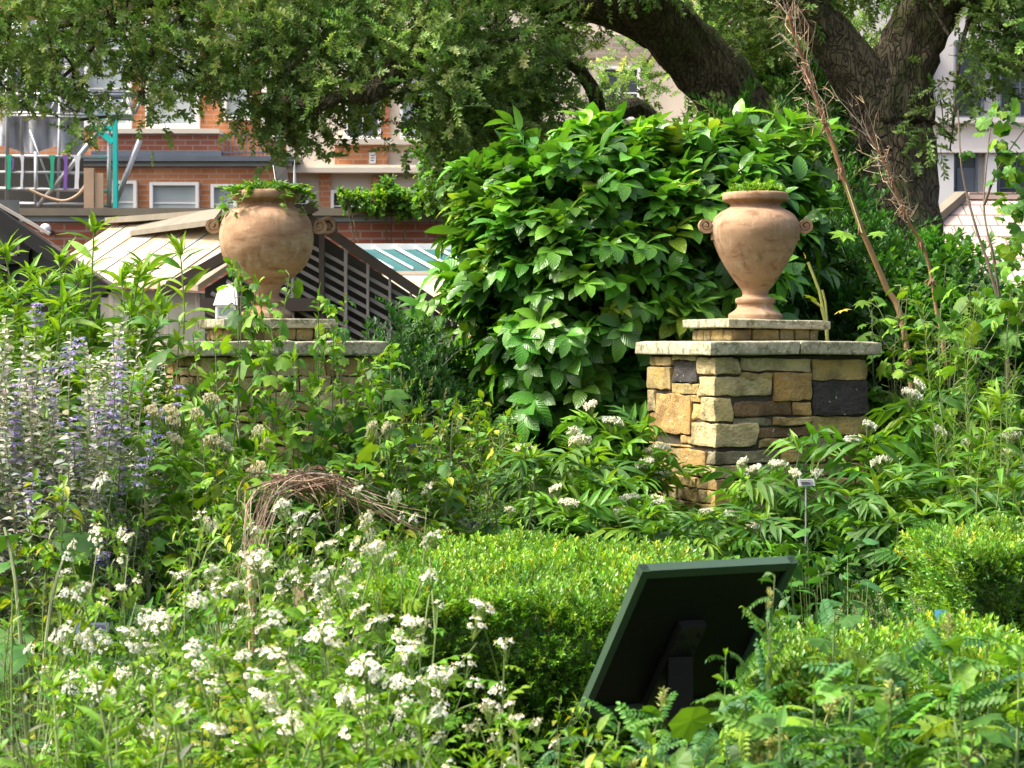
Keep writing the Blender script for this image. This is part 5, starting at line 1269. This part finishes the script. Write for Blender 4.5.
def sow(kinds, rows, group=None, cat='plant'):
    for i, r in enumerate(rows):
        px, D, ytop, label = r[:4]; wide = r[4] if len(r) > 4 else 1.0
        k = kinds[i % len(kinds)]; loc = P(px, 500, D); loc[2] = -.02
        top = Z(ytop, D)
        k.place(tuple(loc), max(top, .15) + .02, RNG.uniform(0, 6.28), label, cat, group, wide / max(top, .3) * 1.0 if False else wide)
# ------ foreground feverfew drift
sow(FEV, [(122, 4.9, 530, 'tall feverfew whose white heads stand in front of the dark big leaves', .6),
          (300, 5.2, 512, 'tallest feverfew, its white heads crossing the brown dead stems', .6),
          (372, 5.1, 530, 'feverfew rising in front of the left corner of the large box hedge', .55),
          (78, 4.4, 592, 'feverfew with a dense white cluster near the left feathery herb', .6),
          (185, 4.6, 572, 'feverfew with white heads left of the short brown cane', .7),
          (262, 4.6, 562, 'feverfew right beside the short brown cane', .7),
          (340, 4.2, 590, 'feverfew with crowded white heads in the middle of the drift', .85),
          (400, 4.1, 632, 'feverfew spreading white heads against the shaded hedge front', .65),
          (440, 3.6, 705, 'low feverfew with white heads at the bottom edge beside the sign post', .8),
          (515, 3.7, 715, 'lowest feverfew at the bottom edge nearest the information board', .6),
          (370, 3.6, 675, 'low feverfew in the middle of the bottom edge', .9),
          (290, 3.6, 665, 'feverfew with yellow green leaves around it at the bottom edge', .9),
          (215, 3.9, 648, 'feverfew between yellow leaved herbs below the brown cane', .8),
          (128, 4.1, 628, 'feverfew with broad white heads above the slender green shoots', .75)],
    'feverfew growing in the foreground drift')
sow(FINE, [(20, 3.5, 690, 'slender leaved green herb at the bottom left corner', 1.1), (95, 3.4, 680, 'slender leaved herb in front of the left feverfew', 1.1), (170, 3.4, 690, 'slender leaved herb at the bottom edge under the yellow leaves', 1.1),
           (250, 3.4, 712, 'slender leaved herb at the bottom edge below the brown cane', 1.1), (420, 3.3, 728, 'slender leaved herb at the bottom edge under white feverfew', 1.1), (330, 3.3, 735, 'lowest slender leaved herb in the feverfew drift', 1.1),
           (165, 5.2, 590, 'slender leaved herb between feverfew and the shaded big leaves', 1.0), (340, 5.6, 560, 'slender leaved herb at the left end of the large hedge', 1.0), (60, 5.0, 610, 'slender leaved herb behind the feverfew at the left', 1.0),
           (240, 5.4, 560, 'slender leaved herb around the foot of the dead stems', 1.0)], 'slender leaved herbs among the feverfew')
sow(FINE_Y, [(215, 4.3, 606, 'yellow leaved herb below the brown cane', .9), (290, 4.0, 640, 'yellow leaved herb amid white feverfew heads', .9), (185, 4.0, 660, 'low yellow leaved herb left of centre in the feverfew', .8), (570, 3.7, 735, 'yellow leaved herb at the bottom edge below the board', .7)], 'yellow leaved herbs among the feverfew')
sow(FEA, [(12, 4.6, 588, 'dense feathery green herb at the left edge behind the feverfew', 1.7), (45, 5.2, 572, 'feathery herb with upright plumes right of the one at the edge', 1.2)], 'feathery herbs at the left edge')
sow(FEV1, [(505, 3.9, 640, 'lone thin feverfew before the dark front of the large box hedge', .8)])
# ------ left bed
sow(BUR, [(30, 6.6, 530, 'big leaved plant under the lilac sage at the left edge', 1.0), (150, 7.6, 470, 'big dark leaves in the deep shade left of the left pillar', 1.2), (85, 7.2, 520, 'big leaved plant between the sage and the shaded gap', 1.1)], 'big leaved plants in the left bed')
sow(SAGE, [(38, 7.6, 305, 'lilac flowered woody sage, the taller bush at the left edge', .85), (88, 7.9, 345, 'lilac flowered woody sage, shorter bush nearer the pillar', .75), (-30, 7.7, 330, 'woody sage bush cut by the left edge of the picture', .8)], 'lilac woody sage bushes')
sow(TALL, [(30, 9.6, 275, 'tall lime green herb behind the sage at the left edge', .85), (95, 9.3, 232, 'tallest lime green leafy herb before the black greenhouse', .85), (122, 9.0, 280, 'tall lime green herb beside the left pillar slab', .8),
           (60, 9.0, 262, 'tall lime green herb overlapping the black greenhouse post', .8), (-10, 9.2, 262, 'tall lime green herb cut by the left edge', .8), (150, 9.2, 345, 'lime green herb touching the left corner of the left pillar', .7), (115, 8.6, 345, 'lower lime green herb right of the sage', .8)], 'tall lime green herbs at the left')
sow(WEEDT, [(238, 8.3, 270, 'lobed leaf weed climbing up to the white lantern', .5), (290, 8.4, 275, 'tall lobed leaf weed in front of the squat urn foot', .45), (345, 8.5, 300, 'lobed leaf weed right of the squat urn', .42), (392, 8.6, 352, 'lobed leaf weed against the right side of the left pillar', 0.68),
           ][:4], 'lobed leaf weeds around the left pillar')
sow(WEED, [(275, 8.2, 410, 'broad lobed weed covering the face of the left pillar', 0.88), (325, 8.2, 420, 'broad lobed weed in the middle of the left pillar face', 0.88), (140, 8.2, 385, 'broad lobed weed left of the left pillar', .7), (370, 8.3, 395, 'low lobed weed at the right foot of the left pillar', .7),
           (200, 7.6, 418, 'lobed weed above the feverfew tips', .7), (180, 8.6, 322, 'lobed leaf weed reaching over the left end of the pillar slab', 0.61),], 'lobed leaf weeds around the left pillar')
sow(LOOSE, [(60, 7.0, 478, 'bright leafy herb low in front of the taller lilac sage', .8), (115, 7.3, 470, 'bright leafy herb low in front of the shorter lilac sage', .6), (215, 7.0, 452, 'bright leafy herb left of the brown dead stems', .6), (270, 7.4, 462, 'bright leafy herb behind the brown dead stems', .9), (345, 8.0, 470, 'bright leafy herb at the base of the left pillar', 1.0),
            (400, 8.3, 450, 'bright leafy herb right of the dead stems', 1.0), (445, 8.4, 470, 'bright leafy herb behind the left part of the large hedge', 1.0), (490, 8.5, 465, 'bright leafy herb behind the middle of the large hedge', 1.0), (420, 8.9, 425, 'bright leafy herb below the lavender spikes', .9),
            (475, 8.9, 432, 'bright leafy herb below the glossy bush', .9), (370, 9.0, 445, 'bright leafy herb between pillar and lavender', .9)], 'bright leafy herbs in the middle bed')
sow(BSH, [(440, 9.8, 385, 'small leaved yellow green shrub below the glossy bush', .7), (490, 9.6, 405, 'small leaved shrub under the left side of the glossy bush', .7), (395, 10.2, 378, 'small leaved shrub right of the left pillar', .55),], 'small leaved shrubs in the middle bed', 'shrub')
sow(LOOSE, [(455, 9.3, 400, 'bright leafy herb tucked under the left side of the glossy bush', .9), (395, 9.4, 410, 'bright leafy herb beside the right edge of the left pillar', .8), (500, 9.2, 418, 'bright leafy herb below the middle of the glossy bush', .9)], 'bright leafy herbs in the middle bed')
sow(LAVB, [(400, 9.3, 412, 'lavender with grey lilac spikes right of the left pillar', .8), (420, 9.1, 425, 'second lavender, nearer the glossy bush', .7)], 'lavender plants in the middle bed')
# pale flowered umbels near the left pillar
VAL = [Kind('cream_umbel_plant', [('stems', [tube(s, np.linspace(.005, .002, 12), 5, G['stem'], cap=False) for s in st_], 'stem'),
        ('leaves', [on_stem(s, np.linspace(.15, .85, 9), np.arange(9) * 2.4, RNG.uniform(.2, .8, 9), ELDERL[0], RNG.uniform(.4, .7, 9), cm(['bright', 'lime'], 9)) for s in st_], 'leaf')],
        [('flower_head', UM[2], [(tuple(s[-1]), (0.05, -.25, 1), RNG.uniform(.8, 1.2))]) for s in st_], 1.0) for st_ in (stems_fan(5, 1.0, .12, hv=.2), stems_fan(4, 1.0, .14, hv=.3))]
sow(VAL, [(212, 7.8, 396, 'cream flowered umbel plant before the left edge of the left pillar', .6), (172, 7.7, 408, 'cream flowered umbel plant left of the left pillar', .5), (258, 7.9, 428, 'cream flowered umbel plant in front of the left pillar face', .5), (372, 8.2, 424, 'cream flowered umbel plant right of the left pillar', .4)], 'cream flowered umbel plants')
# ------ dwarf elder belt from the middle to the right
sow(ELD, [(640, 9.7, 415, 'white flowered elder tucked between the glossy bush and the right pillar', .7), (590, 9.8, 405, 'white flowered elder highest under the glossy bush', .7), (520, 9.0, 440, 'white flowered elder below the middle of the glossy bush', .75), (575, 9.1, 432, 'white flowered elder left of the right pillar', .75), (605, 8.8, 468, 'white flowered elder nearer the box hedge before the pillar', .75), (555, 8.7, 488, 'low white flowered elder right behind the box hedge', .8),
          (660, 8.9, 492, 'white flowered elder against the left face of the right pillar', .7), (742, 8.8, 462, 'white flowered elder at the near corner of the right pillar', .7), (800, 8.9, 432, 'white flowered elder before the right pillar face beside the label', .65), (870, 9.0, 425, 'white flowered elder at the right edge of the right pillar', .7),
          (705, 8.5, 505, 'low white flowered elder above the information board', .75), (920, 9.3, 385, 'tall white flowered elder right of the right pillar', .6), (985, 9.3, 400, 'white flowered elder near the right edge of the picture', .6), (510, 8.5, 510, 'lowest white flowered elder behind the box hedge', .8)],
    'white flowered dwarf elders')
sow(ELN, [(900, 8.7, 465, 'green elder without flowers right of the plant label', .8), (960, 8.6, 470, 'green elder without flowers above the right box hedge', .8), (1010, 8.7, 450, 'green elder without flowers at the right edge', .8), (850, 8.6, 480, 'green elder without flowers below the right pillar', .8),
          (640, 8.4, 500, 'green elder without flowers left of the board top', .8), (760, 8.4, 505, 'green elder without flowers above the board top', .8), (925, 8.3, 500, 'lower green elder behind the right box hedge', .8)], 'flowerless dwarf elders')
sow(LOW, [(820, 7.8, 520, 'dark round leaved ground plant right of the board', 1.0), (880, 7.8, 525, 'dark round leaved ground plant before the elders', 1.0), (850, 7.3, 545, 'nearest dark round leaved ground plant', .9), (925, 7.6, 535, 'dark round leaved ground plant beside the right box hedge', .8)], 'round leaved ground plants')
sow(GSB, [(880, 6.6, 585, 'grey green herb with pale spikes behind the low hedge strip', .9), (918, 6.5, 590, 'grey green herb with pale spikes touching the right hedge', .8), (840, 6.4, 600, 'grey green herb with pale spikes right of the board', .8)], 'grey green spiked herbs')
sow(WSP, [(975, 8.9, 300, 'wispy pale green herb rising at the right side', .6), (1005, 8.6, 345, 'wispy herb nearest the right edge', .6)], 'wispy herbs at the right')
sow(DROOPY, [(1000, 8.2, 400, 'pale stalked herb with drooping lime leaves at the right edge', .7)])
HOG = [k_weed(20 + i, (MAPLE, LOBED3), .14, 1.0, 6, ('lime', 'bright', 'lime'), .24, 8, 'broad_lobed_herb', False, 'leaf_big', 2, .45) for i in range(2)]
sow(HOG, [(900, 10.0, 285, 'lime green lobed herb at the foot of the thicker hogweed stalk', .6), (945, 9.9, 265, 'lime green lobed herb under the thinner hogweed stalk', .6), (985, 10.0, 285, 'lime green lobed herb at the foot of the thin climber', .6)], 'lime green lobed herbs at the right')
sow(WEED, [(900, 9.9, 330, 'broad leaved weed behind the elders right of the right pillar', .6), (950, 9.8, 300, 'broad leaved weed under the thin climber', .6), (1010, 9.9, 290, 'broad leaved weed at the right edge', .6),], 'broad leaved weeds at the right')
# ------ right foreground
sow(LQ, [(775, 4.0, 575, 'pinnate leaved plant with a pale bud spike overlapping the board', .4), (835, 4.0, 612, 'pinnate leaved plant with pale spikes right of the board', .85), (620, 3.7, 722, 'pinnate leaved plant below the board frame', .85), (690, 3.6, 715, 'pinnate leaved plant around the sign post', .9), (745, 3.6, 688, 'pinnate leaved plant covering the lower right of the board', .9),
         (815, 3.5, 690, 'pinnate leaved plant at the bottom edge right of the sign', .95), (890, 3.5, 690, 'pinnate leaved plant at the bottom edge before the hedge strip', .95), (960, 3.5, 680, 'pinnate leaved plant towards the bottom right corner', .95), (1020, 3.6, 655, 'pinnate leaved plant in the bottom right corner', .95),
         (560, 3.5, 738, 'low pinnate leaved plant left of the sign post', .8)], 'pinnate leaved plants in the right foreground')
sow(LQN, [(930, 4.0, 672, 'flowerless pinnate plant before the low hedge strip', .9), (990, 4.1, 640, 'flowerless pinnate plant at the right before the low hedge', .8), (780, 3.4, 725, 'flowerless pinnate plant at the bottom edge', 1.0), (860, 3.8, 668, 'flowerless pinnate plant between the spiked ones', .9)], 'flowerless pinnate plants')
sow(LOOSE, [(650, 3.5, 735, 'bright leafy herb at the bottom edge below the sign', .8), (880, 3.3, 735, 'bright leafy herb at the bottom right', .9), (560, 4.6, 700, 'bright leafy herb low before the hedge', .6)], 'bright leafy herbs in the foreground')

# urn plantings
def sedum(loc, R, h, label, cols=('lime', 'bright'), n=420, trail=0):
    a = RNG.uniform(0, 6.28, n); q = RNG.random(n); rr = R * np.sqrt(q); p = np.stack([rr * np.cos(a), rr * np.sin(a), h * RNG.random(n) * (1 - .6 * q)], 1)
    t = thing('urn_plant', label, 'plant', loc)
    tw = [twig(.035, 8, OVAL, .02, 55, .1, .001, (1, 1, .6))]
    m_ = [spray_mass(tw, p, nrm(p * [2, 2, 0] + rdir(n) * .5 + [0, 0, .7]), rdir(n, 1), RNG.uniform(.7, 1.3, n), cm(list(cols), n))]; st = [tube([(0, 0, -.05), q_ * [1, 1, .8]], .0015, 3, G['stem'], cap=False) for q_ in p[::12]]
    for k in range(trail):
        a0 = RNG.choice([pi + RNG.normal() * .5, RNG.normal() * .4 - .4]); e = np.array([cos(a0) * (R + .06 + RNG.random() * .07), sin(a0) * (R + .06), RNG.uniform(-.14, .06)])
        s = smooth_path([(0, 0, 0), (cos(a0) * R, sin(a0) * R, .045), e], 8); st.append(tube(s, .0015, 3, G['stem'], cap=False))
        nn_ = 9; m_.append(on_stem(s, np.linspace(.4, 1, nn_), RNG.uniform(0, 6.28, nn_), RNG.uniform(-.2, .6, nn_), LOBED, RNG.uniform(.025, .045, nn_), cm(list(cols), nn_)))
    part('foliage', m_, M['leaf'], t); part('stems', st, M['stem'], t)
sedum((prx, pry, prz + 122 * u), .12, .055, 'low green sedum filling the mouth of the taller urn')
sedum((plx, ply, plz + 126 * u * u2), .14, .05, 'trailing green plant spilling over the rim of the squat urn', ('lime', 'bright', 'mid'), 330, 26)

# ------ dead stems bundle, cane, hogweed stalks, thin climber
base = P(252, 690, 6.2); base[2] = 0
t = thing('dried_plant', 'arching bundle of brown dead stems left of the large box hedge', 'dead plant', tuple(P(300, 500, 6.9) * [1, 1, 0]))
org = P(300, 500, 6.9) * [1, 1, 0]; ts = []
for k in range(62):
    hx_ = 318 + RNG.normal() * 22; hub = P(hx_ - 12 + RNG.normal() * 12, 484 + RNG.normal() * 5, 6.9 + RNG.normal() * .08)
    r_ = RNG.random()
    if r_ < .45: e = P(248 + RNG.normal() * 10, 575 + RNG.normal() * 25, 6.6 + RNG.normal() * .1); m_ = P(265 + RNG.normal() * 10, 500 + RNG.normal() * 9, 6.75)
    elif r_ < .85: e = P(360 + RNG.uniform(-25, 80), 500 + RNG.uniform(0, 45), 7.0 + RNG.normal() * .15); m_ = P(338 + RNG.normal() * 8, 484 + RNG.normal() * 6, 6.95)
    else: e = P(300 + RNG.normal() * 30, 530 + RNG.normal() * 25, 6.8); m_ = P(302 + RNG.normal() * 30, 488, 6.8)
    st = smooth_path([P(hx_ + RNG.normal() * 20, 492 + RNG.normal() * 5, 7.0), hub + [0, 0, RNG.uniform(0, .03)], m_, e], 14) - org
    ts.append(tube(st, np.linspace(.003, .0010, 14) * RNG.uniform(.6, 1.3), 4, cvar([G['straw'], G['straw2'], G['brown']][RNG.integers(3)], 1)[0] * .62, cap=False))
part('stems', ts, M['straw'], t)
part('stem_base', tube([(.0, .05, 0), (0, .06, .7)], .03, 8, G['straw2'], .1), M['straw'], t)
cb = P(251, 560, 6.0); c0 = thing('brown_cane', 'short upright brown cane standing among the feverfew', 'cane', (cb[0], cb[1], 0))
part('shaft', tube([(0, 0, 0), (.004, 0, .45), (-.002, 0, Z(556, 6.0))], [.013, .012, .011], 10, (.30, .17, .07), .05), M['straw'], c0, True)
for z in (.3, .52, .72): part('node', tube([(0, 0, z - .006), (0, 0, z + .006)], .0145, 10, (.2, .11, .05)), M['straw'], c0, True)
def stalk(label, pts, r0, nf, top, leafpx=None):
    p = [P(*q) for q in pts]; base = p[0] + (p[0] - p[1]) * 1.6; org = np.array([base[0], base[1], 0]); base[2] = 0
    t = thing('dead_hogweed_stalk', label, 'dead plant', tuple(org), 0, None)
    s = smooth_path([base] + p, 34) - org; f0 = np.linspace(0, 1, 34)
    col = np.array(G['straw'])[None] * (1 - f0[:, None]) * [.62, .55, .35] + np.array((.26, .10, .045))[None] * f0[:, None]
    tb = tube(s, r0 * (1 - .6 * f0), 9, wob=.05); tb['c'] = np.vstack([np.repeat(col, 9, 0), col[:1], col[-1:]]).astype(np.float32)
    part('stalk', tb, M['straw'], t, True)
    for z in (.42, .55, .68, .8):
        ns = []; q, d = interp(s, np.array([z]))
        for _ in range(14):
            e = rdir(1, -.3)[0] * RNG.uniform(.02, .05); ns.append(tube([q[0] - d[0] * .02, q[0] + e * .5, q[0] + e + [0, 0, -.02]], [.007, .005, .001], 4, cvar(G['brown'], 1)[0], cap=False))
        part('dried_sheath', ns, M['straw'], t)
    fs = []
    for k in range(nf):
        z = RNG.uniform(top, 1); q, d = interp(s, np.array([z])); e = rdir(1)[0] * RNG.uniform(.04, .13) + d[0] * RNG.uniform(.05, .3)
        mid_ = q[0] + e * .5 + [0, 0, .02]
        c_ = cvar([G['straw'], G['straw2'], G['straw']][k % 3], 1)[0] * .8
        mid_ = mid_ + RNG.standard_normal(3) * .04; fs.append(tube(smooth_path([q[0], mid_, q[0] + e], 5), [.0022, .002, .0018, .0014, .0008], 3, c_, cap=False))
        for j in range(3): fs.append(tube([q[0] + e * .8, q[0] + e + RNG.standard_normal(3) * .03 + [0, 0, -.01]], .0009, 3, c_, cap=False))
    part('dried_sprays', fs, M['straw'], t)
    if leafpx:
        L = P(*leafpx) - org
        big = scatter(MAPLE, [L + [-.05, -.04, 0], L + [.03, -.03, .0]], [(-1, -.6, -.15), (1, -.5, -.1)], [(0, -.55, 1), (0, -.5, 1)], [.16, .11], [G['lime'], G['lime']])
        part('leaf', big, M['leaf_big'], t, label='fresh lime green lobed leaf')
        q, d = interp(s, np.array([.52])); part('leaf_stalk', tube([q[0], L], .003, 5, G['stem']), M['stem'], t)
stalk('thicker reddish dead hogweed stalk leaning left above the right pillar', [(906, 345, 10.4), (885, 285, 10.4), (858, 220, 10.35), (838, 160, 10.3), (822, 115, 10.3), (803, 60, 10.25), (788, 15, 10.2)], .018, 55, .62, (862, 233, 10.1))
stalk('thinner straw coloured dead hogweed stalk right of the thicker one', [(945, 370, 10.8), (936, 310, 10.8), (926, 255, 10.8), (905, 215, 10.75), (888, 170, 10.7), (868, 135, 10.7)], .012, 38, .6)
def vine(label, stems_px, leafspots, name='thin_climber'):
    p0 = P(*stems_px[0][0]); org = np.array([p0[0], p0[1], 0]); t = thing(name, label, 'climber', tuple(org))
    sts = []
    for k, sp_ in enumerate(stems_px):
        pp = [P(*q) for q in sp_]
        if k == 0: b = pp[0].copy(); b[2] = 0; pp = [b] + pp
        s = smooth_path(pp, 20) - org; sts.append(s); part('stem', tube(s, np.linspace(.011, .004, 20) * (1 if k == 0 else .7), 6, (.16, .12, .09), .1), M['straw'], t)
    lv = []; 
    for (px, py, D, rx, ry, n) in leafspots:
        c = P(px, py, D) - org; s_ = D / F; p = c + RNG.standard_normal((n, 3)) * [rx * s_ * .5, .08, ry * s_ * .5]
        d = rdir(n, -.7); lv.append(scatter(LOBED3, p, d, np.array([0, -.6, .8]) + .4 * RNG.standard_normal((n, 3)), RNG.uniform(.05, .10, n), cm(['lime', 'bright', 'mid'], n)))
    if lv: part('leaves', lv, M['leaf_big'], t)
vine('thin bare stems with lobed green leaves climbing before the white building', [[(1008, 420, 10.2), (1006, 340, 10.2), (990, 270, 10.2), (975, 225, 10.2), (962, 170, 10.2), (958, 110, 10.2)],
     [(1004, 330, 10.2), (994, 260, 10.1), (984, 210, 10.1), (988, 150, 10.1), (992, 118, 10.1)], [(984, 205, 10.1), (1000, 165, 10.0), (1024, 130, 10.0)], [(1006, 340, 10.2), (1020, 325, 10.1), (1035, 300, 10.1)]],
     [(1000, 130, 10, 12, 14, 10), (1010, 165, 10, 14, 20, 22), (1012, 205, 10, 14, 22, 22), (1016, 250, 10, 12, 22, 20), (1014, 300, 10, 14, 18, 16), (968, 150, 10.1, 8, 6, 3), (1000, 105, 10, 10, 10, 6), (985, 330, 10, 30, 20, 14)])
yl = thing('yellowing_leaf_plant', 'thin plant with a dying yellow leaf behind the right pillar coping', 'plant', tuple(P(834, 400, 10.9) * [1, 1, 0])); org = P(834, 400, 10.9) * [1, 1, 0]
part('stems', [tube(smooth_path([(0, 0, 0), P(828, 345, 10.9) - org, P(q, y, 10.9) - org], 8), .008, 6, (.3, .32, .08)) for q, y in ((808, 262), (822, 290), (812, 300))], M['stem'], yl)
part('leaves', scatter(MAPLE, [P(815, 300, 10.85) - org, P(835, 312, 10.8) - org, P(806, 258, 10.85) - org], [(-.5, -.5, .3), (.9, -.3, .25), (-.3, -.2, .8)], [(0, -.2, 1)] * 3, [.10, .10, .04], [(.24, .36, .04), (.42, .34, .05), (.4, .33, .05)]), M['leaf_big'], yl)

# ------ low tangle filling the beds (nobody could count it)
def ground_cover(name, label, x0, x1, y0, y1, zmax, n, tp, cols, wts=None, size=1.0):
    x = RNG.uniform(0, 1, n); y = RNG.uniform(y0, y1, n); xx = x0 * y / y1 + (x1 - x0) * y / y1 * x
    p = np.stack([xx, y, zmax * RNG.random(n) ** .7], 1); d = nrm(rdir(n) * .7 + [0, 0, .7])
    m_ = spray_mass(tp, p, d, nrm(rdir(n) * .4 + [0, -.2, 1]), size * RNG.uniform(.7, 1.4, n), palette([G[c] for c in cols], n, wts, .15, .06))
    o = link(name, mesh_of(name, m_, M['leaf'], False)); tag(o, label, 'undergrowth', None, 'stuff')
UG = [twig(.14, 9, OVAL, .055, 60, .2, .0015), twig(.16, 12, LANCE, .07, 55, .2, .0015), twig(.12, 6, LOBED, .06, 65, .2, .0015)]
ground_cover('undergrowth', 'tangle of low green leaves filling the back bed', -3.0, 3.2, 8.15, 11.2, .62, 5200, UG, ('mid', 'deep', 'bright', 'dark'), (.35, .3, .2, .15))
ground_cover('undergrowth', 'tangle of low green leaves around the hedges and the front bed', -1.7, -.45, 5.0, 8.2, .5, 1700, UG, ('mid', 'deep', 'dark'), (.3, .4, .3))
ground_cover('undergrowth', 'low green leaves under the foreground flowers', -1.2, 1.2, 2.9, 4.6, .42, 3000, UG, ('mid', 'bright', 'deep'), (.4, .3, .3), .8)
ground_cover('undergrowth', 'low dark leaves between the right hedge and the hedge strip', .8, 2.2, 5.6, 8.1, .4, 1200, UG, ('deep', 'dark', 'mid'), (.4, .3, .3))
